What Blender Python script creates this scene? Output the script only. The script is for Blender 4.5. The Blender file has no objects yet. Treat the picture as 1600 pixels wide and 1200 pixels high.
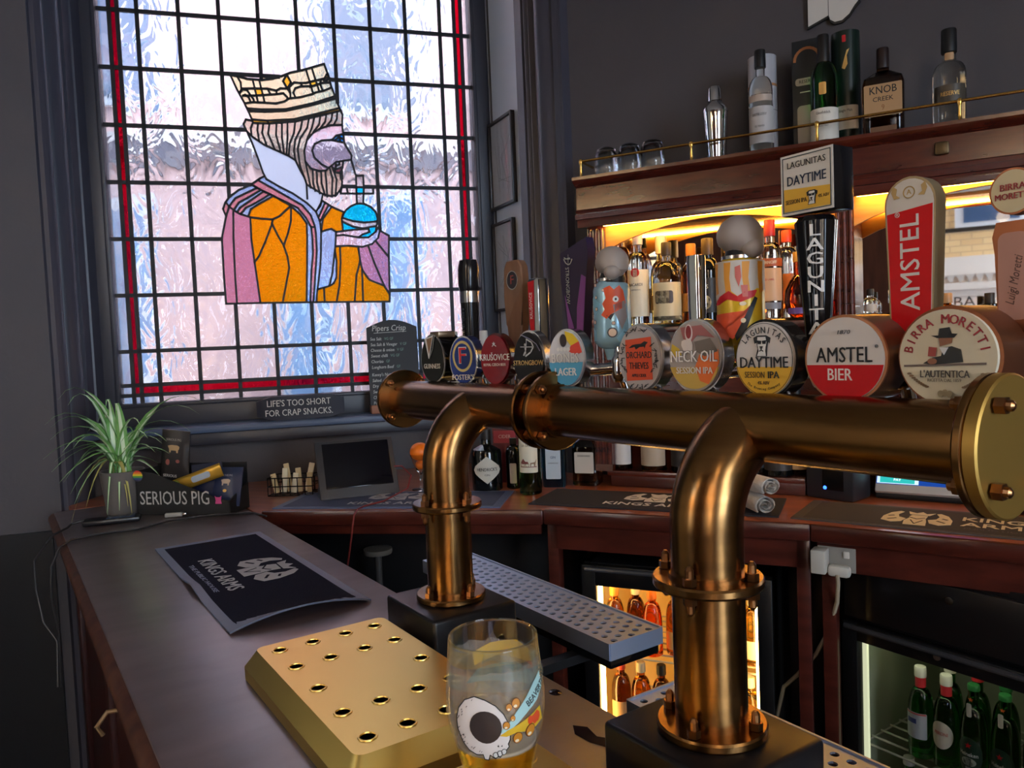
import bpy, bmesh, math, random
from math import sin, cos, pi, radians as R, sqrt, atan2
from mathutils import Vector as V, Matrix as MX
from mathutils.geometry import delaunay_2d_cdt
random.seed(7)
sc = bpy.context.scene
C = sc.collection

# ---------------------------------------------------------------- camera, sky, sun, exposure
EYE = 1.58
dn = V((.0413, .9978, .0512)).normalized()          # world "down" in lens axes (x right, y down, z forward)
fw = (V((0, 0, 1)) - dn * dn.z).normalized()
rt = dn.cross(fw)
Rm = MX((rt, fw, -dn))                                # lens axes -> world
cd = bpy.data.cameras.new('camera'); cam = bpy.data.objects.new('camera', cd); C.objects.link(cam)
cd.sensor_width = 36; cd.lens = 27.0; cd.clip_start = .02; cd.clip_end = 100
cam.matrix_world = MX.Translation((0, 0, EYE)) @ (Rm @ MX(((1, 0, 0), (0, -1, 0), (0, 0, -1)))).to_4x4()
sc.camera = cam
w = bpy.data.worlds.new('sky'); sc.world = w; w.use_nodes = True
nt = w.node_tree; bg = nt.nodes['Background']
tc = nt.nodes.new('ShaderNodeTexCoord'); nz = nt.nodes.new('ShaderNodeTexNoise'); nz.inputs['Scale'].default_value = 2.2; nz.inputs['Detail'].default_value = 5
rp = nt.nodes.new('ShaderNodeValToRGB'); rp.color_ramp.elements[0].position = .42; rp.color_ramp.elements[1].position = .58
rp.color_ramp.elements[0].color = (.38, .60, .95, 1); rp.color_ramp.elements[1].color = (.84, .93, 1, 1)
nt.links.new(tc.outputs['Generated'], nz.inputs['Vector']); nt.links.new(nz.outputs['Fac'], rp.inputs[0]); nt.links.new(rp.outputs[0], bg.inputs[0])
bg.inputs[1].default_value = 18.0
sc.view_settings.view_transform = 'Standard'; sc.view_settings.look = 'None'; sc.view_settings.gamma = 1
sc.view_settings.use_curve_mapping = False
sc.view_settings.exposure = 0.0
cy = sc.cycles
cy.max_bounces = 12; cy.transmission_bounces = 10; cy.transparent_max_bounces = 12; cy.glossy_bounces = 4; cy.diffuse_bounces = 4
cy.sample_clamp_indirect = 6; cy.caustics_reflective = False; cy.caustics_refractive = True; cy.blur_glossy = .5

def lamp(name, kind, loc, energy, col, size=.1, rot=None, **k):
    d = bpy.data.lights.new(name, kind); d.energy = energy; d.color = col
    if kind == 'AREA':
        d.shape = 'RECTANGLE'; d.size = size[0]; d.size_y = size[1]
    elif kind == 'POINT': d.shadow_soft_size = size
    o = bpy.data.objects.new(name, d); C.objects.link(o); o.location = loc
    if rot is not None: o.rotation_euler = rot
    for a, b in k.items(): setattr(d.cycles, a, b)
    return o

sd_ = bpy.data.lights.new('sun', 'SUN'); sd_.energy = 42; sd_.color = (1, .9, .74); sd_.angle = .02; so_ = bpy.data.objects.new('sun', sd_); C.objects.link(so_)
so_.rotation_euler = (R(90 - 40), 0, R(180 - 78))   # stands at heading 78, 40 degrees up

# ---------------------------------------------------------------- frames on plan (x right, y away from the viewer of that frame)
def hd(deg): return V((sin(R(deg)), cos(R(deg)), 0))
class Frame:
    def __init__(s, ox, oy, heading):
        s.o = V((ox, oy, 0)); s.u = hd(heading); s.v = V((-s.u.y, s.u.x, 0)); s.rz = R(90 - heading)
    def p(s, a, b, z=0): return s.o + s.u * a + s.v * b + V((0, 0, z))
    def m(s, a=0, b=0, z=0, rot=0): return MX.Translation(s.p(a, b, z)) @ MX.Rotation(s.rz + rot, 4, 'Z')
BAR = Frame(0, 0, 146)            # x along the bar counter, y across it towards the bartender
BACK = Frame(.341, 2.648, 118)    # back bar cabinet face
WIN = Frame(-1.065, 3.17, 73.5)   # stained glass
FONE = Frame(-.80, 2.445, 99.7)   # counter facets
FTWO = Frame(.081, 2.302, 114.5)
FTHR = Frame(.767, 1.989, 125.2)
REAR = Frame(-1.2194, -2.2957, 298)  # wall behind the drinker, seen from inside: x runs right for someone facing it

# ---------------------------------------------------------------- materials
def lin(c):
    if isinstance(c, str): c = tuple(int(c[i:i + 2], 16) for i in (0, 2, 4))
    return tuple((x / 255 / 12.92 if x <= 10 else ((x / 255 + .055) / 1.055) ** 2.4) for x in c[:3]) + (1,)
MATS = {}
def mat(name, col, rough=.5, metal=0, trans=0, ior=1.45, bump=None, var=None, rvar=None, emit=0, coat=0, spec=.5, crough=.06, alpha=1, stretch=(1, 1, 1), sheen=0):
    if name in MATS: return MATS[name]
    m = bpy.data.materials.new(name); m.use_nodes = True; t = m.node_tree; b = t.nodes['Principled BSDF']
    I = b.inputs; c = lin(col)
    I['Base Color'].default_value = c; I['Roughness'].default_value = rough; I['Metallic'].default_value = metal
    I['Transmission Weight'].default_value = trans; I['IOR'].default_value = ior; I['Coat Weight'].default_value = coat; I['Coat Roughness'].default_value = crough
    I['Specular IOR Level'].default_value = spec; I['Alpha'].default_value = alpha; I['Sheen Weight'].default_value = sheen
    if emit: I['Emission Color'].default_value = c; I['Emission Strength'].default_value = emit
    if bump or var or rvar:
        co = t.nodes.new('ShaderNodeTexCoord'); mp = t.nodes.new('ShaderNodeMapping'); mp.inputs['Scale'].default_value = stretch
        t.links.new(co.outputs['Object'], mp.inputs[0])
        def noise(s, d=4):
            n = t.nodes.new('ShaderNodeTexNoise'); n.inputs['Scale'].default_value = s; n.inputs['Detail'].default_value = d
            t.links.new(mp.outputs[0], n.inputs['Vector']); return n
        if bump:
            n = noise(bump[0]); bn = t.nodes.new('ShaderNodeBump'); bn.inputs['Strength'].default_value = bump[1]; bn.inputs['Distance'].default_value = bump[2] if len(bump) > 2 else .01
            t.links.new(n.outputs['Fac'], bn.inputs['Height']); t.links.new(bn.outputs[0], I['Normal'])
        if var:
            n = noise(var[0]); r = t.nodes.new('ShaderNodeValToRGB'); r.color_ramp.elements[0].position = .35; r.color_ramp.elements[1].position = .65
            r.color_ramp.elements[0].color = c; r.color_ramp.elements[1].color = lin(var[1])
            t.links.new(n.outputs['Fac'], r.inputs[0]); t.links.new(r.outputs[0], I['Base Color'])
        if rvar:
            n = noise(rvar[0], 6); r = t.nodes.new('ShaderNodeMapRange'); r.inputs[1].default_value = .3; r.inputs[2].default_value = .7; r.inputs[3].default_value = rvar[1]; r.inputs[4].default_value = rvar[2]
            t.links.new(n.outputs['Fac'], r.inputs[0]); t.links.new(r.outputs[0], I['Roughness'])
    MATS[name] = m; return m
def flat(c, rough=.45):                                # plain print or plastic of one colour
    h = c if isinstance(c, str) else '%02x%02x%02x' % tuple(c)
    return mat('paint_' + h, h, rough)

# ---------------------------------------------------------------- mesh builders
def box(bm, x0, x1, y0, y1, z0, z1, bev=0, seg=2):
    r = bmesh.ops.create_cube(bm, size=1, matrix=MX.Translation(((x0 + x1) / 2, (y0 + y1) / 2, (z0 + z1) / 2)) @ MX.Diagonal((abs(x1 - x0), abs(y1 - y0), abs(z1 - z0), 1)))
    if bev:
        es = list({e for v in r['verts'] for e in v.link_edges})
        bmesh.ops.bevel(bm, geom=es, offset=bev, segments=seg, profile=.5, affect='EDGES')
    return bm
def tube(bm, pts, rad, n=12, cap=True, closed=False):
    """sweep of a circle along points; rad a number or one per point"""
    P = [V(p) for p in pts]; k = len(P); rings = []; prev = None
    for i, p in enumerate(P):
        d = ((P[(i + 1) % k] if closed or i < k - 1 else p) - (P[i - 1] if closed or i > 0 else p)).normalized()
        if prev is None:
            a = V((0, 0, 1)) if abs(d.z) < .9 else V((1, 0, 0)); x = d.cross(a).normalized()
        else: x = (prev - d * prev.dot(d)).normalized()
        prev = x; y = d.cross(x); r = rad[i] if isinstance(rad, (list, tuple)) else rad
        rings.append([bm.verts.new(p + (x * cos(2 * pi * j / n) + y * sin(2 * pi * j / n)) * r) for j in range(n)])
    for i in range(k if closed else k - 1):
        a, b = rings[i], rings[(i + 1) % k]
        for j in range(n): bm.faces.new((a[j], a[(j + 1) % n], b[(j + 1) % n], b[j]))
    if cap and not closed: bm.faces.new(rings[0][::-1]); bm.faces.new(rings[-1])
    return bm
def cyl(bm, p0, p1, r, n=20): return tube(bm, [p0, p1], r, n)
def lathe(bm, prof, n=32, sx=1, sy=1, pw=2, cx=0, cy=0, cz=0):
    rings = []
    for r, z in prof:
        if r <= 1e-6: rings.append([bm.verts.new((cx, cy, z + cz))]); continue
        ring = []
        for j in range(n):
            a = 2 * pi * (j + .5) / n; c, s = cos(a), sin(a)
            if pw != 2: c, s = math.copysign(abs(c) ** (2 / pw), c), math.copysign(abs(s) ** (2 / pw), s)
            ring.append(bm.verts.new((cx + r * sx * c, cy + r * sy * s, z + cz)))
        rings.append(ring)
    for a, b in zip(rings, rings[1:]):
        if len(a) == 1 and len(b) == 1: continue
        for j in range(n):
            k = (j + 1) % n
            if len(a) == 1: bm.faces.new((a[0], b[k], b[j]))
            elif len(b) == 1: bm.faces.new((a[j], a[k], b[0]))
            else: bm.faces.new((a[j], a[k], b[k], b[j]))
    if len(rings[0]) > 1: bm.faces.new(rings[0][::-1])
    if len(rings[-1]) > 1: bm.faces.new(rings[-1])
    return bm
def prism(bm, pts, w0, w1):
    """outline in x,y extruded along z"""
    a = [bm.verts.new((x, y, w0)) for x, y in pts]; b = [bm.verts.new((x, y, w1)) for x, y in pts]; n = len(pts)
    f = [bm.faces.new(a[::-1]), bm.faces.new(b)]
    for i in range(n): bm.faces.new((a[i], a[(i + 1) % n], b[(i + 1) % n], b[i]))
    if n > 4:
        for q in f: q.normal_update()
        bmesh.ops.triangulate(bm, faces=f, ngon_method='EAR_CLIP')
    return bm
def ell(a, b, n=32, cx=0, cy=0, v0=-9, v1=9, egg=0):
    """ellipse outline, cut to v0..v1"""
    o = []
    for i in range(n):
        t = 2 * pi * i / n; y = b * sin(t); x = a * cos(t) * (1 - egg * y / b)
        o.append((cx + x, y))
    r = []
    for i in range(n):
        p, q = o[i], o[(i + 1) % n]
        if v0 <= p[1] <= v1: r.append(p)
        for lim in (v0, v1):
            if (p[1] - lim) * (q[1] - lim) < 0:
                f = (lim - p[1]) / (q[1] - p[1]); r.append((p[0] + f * (q[0] - p[0]), lim))
    return [(x, y + cy) for x, y in r]
def star(n, r0, r1, cx=0, cy=0): return [(cx + (r0 if i % 2 == 0 else r1) * sin(pi * i / n), cy + (r0 if i % 2 == 0 else r1) * cos(pi * i / n)) for i in range(2 * n)]
def rrect(x0, x1, y0, y1, r, n=4):
    o = []
    for cx, cy, a in ((x1 - r, y1 - r, 0), (x0 + r, y1 - r, 90), (x0 + r, y0 + r, 180), (x1 - r, y0 + r, 270)):
        for i in range(n + 1): t = R(a + 90 * i / n); o.append((cx + r * cos(t), cy + r * sin(t)))
    return o
def holed(bm, outer, holes, z0, z1):
    """plate with round holes: holes are (x, y, r)"""
    vs = [V(p) for p in outer]; fs = [list(range(len(outer)))]
    for x, y, r in holes:
        k = len(vs); vs += [V((x + r * cos(2 * pi * i / 12), y + r * sin(2 * pi * i / 12))) for i in range(12)]; fs.append(list(range(k, k + 12)))
    rv, re, rf, ov, oe, of = delaunay_2d_cdt(vs, [], fs, 1, 1e-6)
    t = [bm.verts.new((p.x, p.y, z1)) for p in rv]; b = [bm.verts.new((p.x, p.y, z0)) for p in rv]
    cnt = {}
    for f, o in zip(rf, of):
        if 0 not in o or len(o) > 1: continue
        bm.faces.new([t[i] for i in f]); bm.faces.new([b[i] for i in reversed(f)])
        for i in range(len(f)):
            e = (f[i], f[(i + 1) % len(f)]); cnt[e] = 1
    for a, c in list(cnt):
        if (c, a) not in cnt: bm.faces.new((t[a], b[a], b[c], t[c]))
    return bm
def B(): return bmesh.new()
def xf(bm, m): bm.transform(m); return bm
def mesh(name, bm, ang=.6):
    bmesh.ops.recalc_face_normals(bm, faces=bm.faces)
    me = bpy.data.meshes.new(name); bm.to_mesh(me); bm.free()
    if len(me.polygons):
        me.polygons.foreach_set('use_smooth', [True] * len(me.polygons)); me.set_sharp_from_angle(angle=ang)
    return me
def obj(name, bm, m, parent=None, ang=.6, label=None):
    me = bm if isinstance(bm, bpy.types.Mesh) else mesh(name, bm, ang)
    if m is not None and not me.materials: me.materials.append(m)
    o = bpy.data.objects.new(name, me); C.objects.link(o)
    if parent: o.parent = parent
    if label: o['label'] = label
    return o
def thing(name, label, cat, M, group=None):
    o = bpy.data.objects.new(name, None); C.objects.link(o); o.matrix_world = M; o.empty_display_size = .05
    return tag(o, label, cat, group)
def tag(o, label, cat, group=None):
    o['label'] = label; o['category'] = cat
    if group: o['group'] = group
    return o
def struct(name, bm, m, parent=None, ang=.6):
    o = obj(name, bm, m, parent, ang)
    if not parent: o['kind'] = 'structure'
    return o
def dup(root, M, label=None, group=None):
    r = root.copy(); C.objects.link(r); r.matrix_world = M
    if label: r['label'] = label
    if group: r['group'] = group
    for ch in list(root.children):
        c = ch.copy(); C.objects.link(c); c.parent = r
        for g in list(ch.children): d = g.copy(); C.objects.link(d); d.parent = c
    return r

# ---- print and lettering: shapes drawn in (u right, v up), w outward, then placed
def FM(x=0, y=0, z=0, yaw=0, roll=0, tilt=0):
    """plane facing -y at (x, y, z); yaw turns it about the vertical"""
    return MX.Translation((x, y, z)) @ MX.Rotation(yaw, 4, 'Z') @ MX.Rotation(-tilt, 4, 'X') @ MX(((1, 0, 0, 0), (0, 0, -1, 0), (0, 1, 0, 0), (0, 0, 0, 1))) @ MX.Rotation(roll, 4, 'Z')
_tx = {}
def gtext(body, size, bold=0, sx=1, shear=0, th=.0004, res=2):
    k = (body, size, bold, sx, shear, th)
    if k not in _tx:
        c = bpy.data.curves.new('lettering', 'FONT'); c.body = body; c.size = size; c.align_x = 'CENTER'; c.align_y = 'CENTER'
        c.resolution_u = res; c.shear = shear; c.extrude = th / 2; c.space_line = .95
        o = bpy.data.objects.new('lettering', c); me = bpy.data.meshes.new_from_object(o)
        bpy.data.objects.remove(o); bpy.data.curves.remove(c); me.transform(MX.Diagonal((sx, 1, 1, 1)))
        if bold > .004:                            # heavier strokes: the same letters twice, a hair apart
            b = B(); b.from_mesh(me); me.transform(MX.Translation((min(bold, .06) * size * .7, 0, 2e-5))); b.from_mesh(me); b.transform(MX.Translation((-min(bold, .06) * size * .35, 0, 0))); b.to_mesh(me); b.free()
        _tx[k] = me
    b = B(); b.from_mesh(_tx[k]); return b
def garc(body, size, rad, a0, a1, bold=0, sx=1, inner=False):
    """letters along a circle from angle a0 to a1 (degrees clockwise from the top)"""
    out = B(); n = len(body)
    for i, ch in enumerate(body):
        if ch == ' ': continue
        a = R(a0 + (a1 - a0) * (i / (n - 1) if n > 1 else .5)); g = gtext(ch, size, bold, sx)
        if inner: g.transform(MX.Translation((-rad * sin(a) * -1, rad * cos(a), 0)) @ MX.Rotation(-a + pi, 4, 'Z'))
        else: g.transform(MX.Translation((rad * sin(a), rad * cos(a), 0)) @ MX.Rotation(-a, 4, 'Z'))
        me = bpy.data.meshes.new('g'); g.to_mesh(me); g.free(); out.from_mesh(me); bpy.data.meshes.remove(me)
    return out
def gpoly(*polys, th=.0004):
    b = B()
    for p in polys: prism(b, p, -th / 2, th / 2)
    return b
def gline(pts, wd, closed=False, th=.0004):
    """stroke as a strip of quads"""
    b = B(); P = [V((p[0], p[1], 0)) for p in pts]
    if closed: P.append(P[0])
    for i in range(len(P) - 1):
        d = (P[i + 1] - P[i])
        if d.length < 1e-7: continue
        d.normalize(); n = V((-d.y, d.x, 0)) * wd / 2; e = d * wd * .35
        a, c = P[i] - e, P[i + 1] + e
        prism(b, [(a + n)[:2], (a - n)[:2], (c - n)[:2], (c + n)[:2]], -th / 2, th / 2)
    return b
def join(*bs):
    o = B()
    for b in bs:
        me = bpy.data.meshes.new('g'); b.to_mesh(me); b.free(); o.from_mesh(me); bpy.data.meshes.remove(me)
    return o
def deco(parent, name, g, m, place, lift=.0006, label=None):
    """put a drawn shape on a plane (matrix) or on a round body (function of u, v)"""
    if callable(place):
        us = [v.co.x for v in g.verts]; vs = [v.co.y for v in g.verts]; st = place.step
        def cuts(ax, lo, hi, s):
            k = math.ceil(lo / s)
            while k * s < hi:
                no = (1, 0, 0) if ax == 0 else (0, 1, 0); co = (k * s, 0, 0) if ax == 0 else (0, k * s, 0)
                bmesh.ops.bisect_plane(g, geom=g.verts[:] + g.edges[:] + g.faces[:], plane_co=co, plane_no=no, dist=1e-6); k += 1
        if us and st[0]: cuts(0, min(us), max(us), st[0])
        if us and st[1]: cuts(1, min(vs), max(vs), st[1])
        for v in g.verts: v.co = place(v.co.x, v.co.y, v.co.z + lift)
    else: g.transform(place @ MX.Translation((0, 0, lift)))
    return obj(name, g, m, parent, .6, label)
def wrap(rad, cx=0, cy=0, z0=0, th0=0, stepv=0):
    """round body about the vertical: rad a number or a function of v"""
    rf = rad if callable(rad) else (lambda v: rad)
    r0 = rf(0) if not callable(rad) else max(rf(0), .001)
    def f(u, v, wv):
        r = rf(v); a = th0 + u / r0
        return V((cx + (r + wv) * sin(a), cy - (r + wv) * cos(a), z0 + v))
    f.step = (r0 * .2, stepv); return f
# ---------------------------------------------------------------- palette
wall_m = mat('wall_paint', (70, 66, 70), .62, bump=(60, .08), var=(3, (75, 70, 73)))
trim_m = mat('trim_paint', (66, 64, 74), .38)
frame_m = mat('window_frame_paint', (50, 50, 58), .4)
ceil_m = mat('ceiling_paint', (206, 200, 190), .7)
floor_m = mat('floor_boards', (62, 44, 34), .45, var=(4, (48, 33, 26)), stretch=(1, 8, 1))
bartop_m = mat('bar_top_wood', (106, 88, 92), .42, var=(5, (84, 68, 70)), rvar=(7, .34, .50), stretch=(3, 1, 1), bump=(90, .03, .004), spec=.5, ior=1.9, coat=1, crough=.28)
barfront_m = mat('bar_front_wood', (62, 20, 16), .4, var=(6, (44, 15, 13)), stretch=(1, 1, .2))
wood_m = mat('mahogany', (92, 36, 24), .25, var=(7, (68, 24, 18)), stretch=(1, 5, 5), coat=1, crough=.14)
darkwood_m = mat('dark_mahogany', (84, 36, 28), .28, var=(7, (64, 26, 20)), stretch=(1, 5, 5), coat=.3)
counter_m = mat('counter_wood', (178, 98, 58), .34, var=(5, (150, 78, 46)), stretch=(1, 6, 1), coat=.7, crough=.2)
black_m = mat('matt_black', (16, 15, 17), .5)
gloss_black_m = mat('gloss_black', (12, 12, 14), .18)
lead_m = mat('lead', (30, 30, 33), .5, metal=.3)
brass_m = mat('brass', (216, 170, 90), .22, metal=1, bump=(40, .02))
bronze_m = mat('aged_bronze', (146, 106, 62), .24, metal=1, var=(5, (122, 87, 51)), stretch=(1, 1, 8))
bolt_m = mat('bronze_bolt', (150, 104, 66), .28, metal=1)
gold_m = mat('brushed_brass', (236, 204, 118), .34, metal=1)
steel_m = mat('steel', (184, 196, 220), .48, metal=1)
chrome_m = mat('chrome', (215, 215, 218), .09, metal=1)
clear_m = mat('clear_glass', (250, 252, 250), .0, trans=1, ior=1.47)
mirror_m = mat('mirror', (225, 222, 216), .02, metal=1)
white = flat('dedcd8'); cream = flat('e6dcc0'); red = flat('c01420'); inkm = flat('15161a'); gold_p = mat('gold_print', (206, 166, 96), .35, metal=.6)

def leaded(name, col, scale, dist, st=(1, 1, .5), tr=.3, rough=0.0, dim=.42):
    """rolled window glass: a slab with an uneven face, part of the light goes straight through"""
    m = bpy.data.materials.new(name); m.use_nodes = True; t = m.node_tree; t.nodes.clear(); N = t.nodes.new; L = t.links.new
    out = N('ShaderNodeOutputMaterial'); mx = N('ShaderNodeMixShader'); g = N('ShaderNodeBsdfGlass'); tp = N('ShaderNodeBsdfTransparent')
    c = tuple(sqrt(x * dim) for x in lin(col)[:3]) + (1,); tpc = tuple(x * dim for x in lin(col)[:3]) + (1,); g.inputs[0].default_value = c; g.inputs['IOR'].default_value = 1.5; g.inputs['Roughness'].default_value = rough; tp.inputs[0].default_value = tpc
    co = N('ShaderNodeTexCoord'); mp = N('ShaderNodeMapping'); mp.inputs['Scale'].default_value = st; L(co.outputs['Object'], mp.inputs[0])
    n = N('ShaderNodeTexNoise'); n.inputs['Scale'].default_value = scale; n.inputs['Detail'].default_value = 2; n.inputs['Distortion'].default_value = .8; L(mp.outputs[0], n.inputs['Vector'])
    b = N('ShaderNodeBump'); b.inputs['Strength'].default_value = 1; b.inputs['Distance'].default_value = dist; L(n.outputs['Fac'], b.inputs['Height']); L(b.outputs[0], g.inputs['Normal'])
    mx.inputs[0].default_value = 1 - tr; L(tp.outputs[0], mx.inputs[1]); L(g.outputs[0], mx.inputs[2]); L(mx.outputs[0], out.inputs[0])
    MATS[name] = m; return m
def sheet(name, tint=(250, 250, 250)):
    """flat clear glass sheet: see-through with a mirror reflection that grows at grazing angles"""
    if name in MATS: return MATS[name]
    m = bpy.data.materials.new(name); m.use_nodes = True; t = m.node_tree; t.nodes.clear(); N = t.nodes.new; L = t.links.new
    out = N('ShaderNodeOutputMaterial'); mx = N('ShaderNodeMixShader'); g = N('ShaderNodeBsdfGlossy'); tp = N('ShaderNodeBsdfTransparent'); fr = N('ShaderNodeFresnel')
    ge = N('ShaderNodeNewGeometry'); mr = N('ShaderNodeMapRange'); mr.inputs[3].default_value = 1.5; mr.inputs[4].default_value = 1 / 1.5; L(ge.outputs['Backfacing'], mr.inputs[0]); L(mr.outputs[0], fr.inputs[0]); g.inputs['Roughness'].default_value = .01; tp.inputs[0].default_value = lin(tint)
    L(fr.outputs[0], mx.inputs[0]); L(tp.outputs[0], mx.inputs[1]); L(g.outputs[0], mx.inputs[2]); L(mx.outputs[0], out.inputs[0]); MATS[name] = m; return m
GL = dict(clear=leaded('rolled_clear_glass', (226, 226, 230), 11, .027, (1, 1, .58), tr=.15), edge=leaded('seedy_edge_glass', (205, 205, 210), 12, .005),
    red=leaded('ruby_glass', (176, 6, 36), 40, .004), orange=leaded('amber_glass', (238, 158, 14), 60, .006, (1, 1, 1.6)), purple=leaded('plum_glass', (206, 150, 178), 60, .004, (1, 1, 1.6)),
    blue=leaded('pale_blue_glass', (168, 198, 240), 50, .004), rose=leaded('rose_glass', (206, 150, 165), 50, .003), white=leaded('opal_glass', (205, 222, 238), 20, .001, tr=.2, rough=.6),
    face=leaded('lilac_glass', (222, 208, 222), 30, .003), hair=leaded('straw_glass', (206, 196, 186), 40, .003), crown=leaded('cream_glass', (228, 220, 190), 40, .004),
    gold=leaded('honey_glass', (228, 180, 60), 40, .004), cyan=leaded('turquoise_glass', (20, 205, 245), 45, .005), grey=leaded('grey_glass', (205, 205, 212), 40, .003), lips=leaded('pink_glass', (190, 130, 150), 40, .003), bluee=leaded('sky_glass', (40, 140, 220), 40, .003))

# ---------------------------------------------------------------- room shell
def pslab(fr, pts, z0, z1, bm=None, bev=0):
    bm = bm or B(); n0 = len(bm.verts); prism(bm, [fr.p(*q)[:2] if fr else q for q in pts], z0, z1); return bm
def wslab(fr, a0, a1, b0, b1, z0, z1, bm=None):
    return pslab(fr, [(a0, b0), (a1, b0), (a1, b1), (a0, b1)], z0, z1, bm)
HT = 3.9
struct('floor', xf(box(B(), -4.9, 5.2, -5.2, 4.0, -.1, 0), MX()), floor_m)
struct('ceiling', box(B(), -4.9, 5.2, -5.2, 4.0, HT, HT + .1), ceil_m)
GU0, GU1, GZ0, GZ1 = -.496, .978, 1.4075, 3.379
bm = wslab(WIN, -.80, 1.25, -.15, .10, 0, 1.29); wslab(WIN, -.80, 1.25, -.15, .1, GZ1 + .07, HT, bm); wslab(WIN, -.80, -.565, -.05, .1, 1.29, GZ1 + .07, bm); wslab(WIN, 1.055, 1.25, -.05, .1, 1.29, GZ1 + .07, bm)
struct('wall_window', bm, wall_m)
A = WIN.p(-.56, -.02); Bp = V((-1.59, 2.66, 0)); ab = (Bp - A); nn = V((ab.y, -ab.x, 0)).normalized(); nn = nn if nn.x > 0 else -nn
def profile(name, pts, back, z0, z1, m):
    """upright moulding: plan profile closed by the back points"""
    return struct(name, prism(B(), [tuple(p)[:2] for p in pts] + [tuple(p)[:2] for p in back], z0, z1), m, ang=.5)
def along(A, ab, nn, prof): return [A + ab * t + nn * h for t, h in prof]
prof = [(0, .0), (.02, .012), (.20, .012), (.22, .002), (.25, .012), (.40, .014), (.42, -.006), (.45, -.006)]
prof += [(.45 + .28 * i / 8, .004 + .028 * sin(pi * i / 8)) for i in range(9)] + [(.74, -.004), (.77, -.004), (.78, .014)] + [(.79 + .15 * i / 6, .014 + .014 * sin(pi * i / 6)) for i in range(7)] + [(.95, 0), (1, 0)]
profile('trim_1', along(A, ab, nn, prof), [Bp - nn * .06, A - nn * .06], 0, HT, trim_m)
bm = B(); lw = -WIN.u; q = [Bp + V((0, .0, 0)), Bp + lw * 1.9, Bp + lw * 1.9 + WIN.v * .12, WIN.p(-.80, .1), A - nn * .05, Bp - nn * .05]
prism(bm, [tuple(p)[:2] for p in q], 0, HT); struct('wall_left', bm, wall_m)
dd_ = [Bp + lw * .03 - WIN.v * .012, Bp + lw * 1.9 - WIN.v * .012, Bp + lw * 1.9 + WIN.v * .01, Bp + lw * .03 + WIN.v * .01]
struct('shade_panel', prism(B(), [tuple(p)[:2] for p in dd_], 0, 1.0), mat('wall_shade_black', (20, 19, 22), .4))  # dark panel added to stand for the shade on the lower wall
# right reveal: lit panel with pictures, then the architrave that runs into the back bar wall
RV0 = V((-.058, 3.468, 0)); rd = hd(155); rn = V((rd.y, -rd.x, 0)); REV = Frame(RV0.x, RV0.y, 155)
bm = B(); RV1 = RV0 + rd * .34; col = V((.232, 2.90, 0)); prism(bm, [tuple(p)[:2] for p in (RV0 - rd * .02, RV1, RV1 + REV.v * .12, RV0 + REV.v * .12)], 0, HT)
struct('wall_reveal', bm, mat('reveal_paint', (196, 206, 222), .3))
cdv = col - RV1; cn = V((cdv.y, -cdv.x, 0)).normalized(); cn = cn if cn.x < 0 else -cn
prof = [(0, .0), (.0, .02), (.18, .022), (.20, .004), (.23, .004)] + [(.23 + .06 * i / 5, .012 + .012 * sin(pi * i / 5)) for i in range(6)] + [(.30, .002), (.33, .002)] + [(.33 + .05 * i / 5, .01 + .012 * sin(pi * i / 5)) for i in range(6)] + [(.40, 0)]
prof += [(.42 + .40 * i / 10, .004 + .03 * sin(pi * i / 10)) for i in range(11)] + [(.84, 0), (.86, .01), (1, .0)]
profile('trim_2', along(RV1, cdv, cn, prof), [col - cn * .08, RV1 - cn * .08], 0, HT, trim_m)
bm = B(); b0 = BACK.p(-.20, .20); b1 = BACK.p(4.4, .20); prism(bm, [tuple(p)[:2] for p in (col + V((-.01, .01, 0)), b0, b1, b1 + BACK.v * .12, col + BACK.v * .2)], 0, HT)
struct('wall_back_bar', bm, wall_m)
# walls behind the drinker, with two sash windows to the street
E0 = REAR.p(-3.4, 0); E1 = REAR.p(3.4, 0)
bm = B()
WN = ((-1.75, -.12), (2.25, 3.3))        # window spans on the rear wall
xs = [-3.4, WN[0][0], WN[0][1], WN[1][0], WN[1][1], 3.6]
for a0, a1 in ((xs[0], xs[1]), (xs[2], xs[3]), (xs[4], xs[5])): wslab(REAR, a0, a1, 0, .15, 0, HT, bm)
for a0, a1 in WN: wslab(REAR, a0, a1, 0, .15, 0, .9, bm); wslab(REAR, a0, a1, 0, .15, 3.35, HT, bm)
rearwall_m = mat('rear_panelling', (96, 52, 34), .5, var=(5, (72, 36, 24)), stretch=(4, 4, .5))
struct('wall_rear', bm, rearwall_m)
bm = B(); prism(bm, [tuple(p)[:2] for p in (REAR.p(3.6, 0), Bp + lw * 1.9, Bp + lw * 2.05, REAR.p(3.8, 0))], 0, HT); bm.free()
FL = Frame(-4.4, -.6, 20); bm = wslab(FL, -.1, 3.05, 0, .15, 0, HT)
struct('wall_far_left', bm, mat('cream_wall', (190, 176, 150), .6))
FR = Frame(4.32, .76, 208.6); WR_ADDED = (3.0, 5.0); bm = B()  # window here is added, out of view, to bring in more daylight
for a0, a1, z0, z1 in ((-.1, WR_ADDED[0], 0, HT), (WR_ADDED[1], 5.4, 0, HT), (WR_ADDED[0], WR_ADDED[1], 0, .9), (WR_ADDED[0], WR_ADDED[1], 3.35, HT)): wslab(FR, a0, a1, 0, .15, z0, z1, bm)
struct('wall_far_right', bm, mat('cream_wall', (190, 176, 150), .6))
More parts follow.
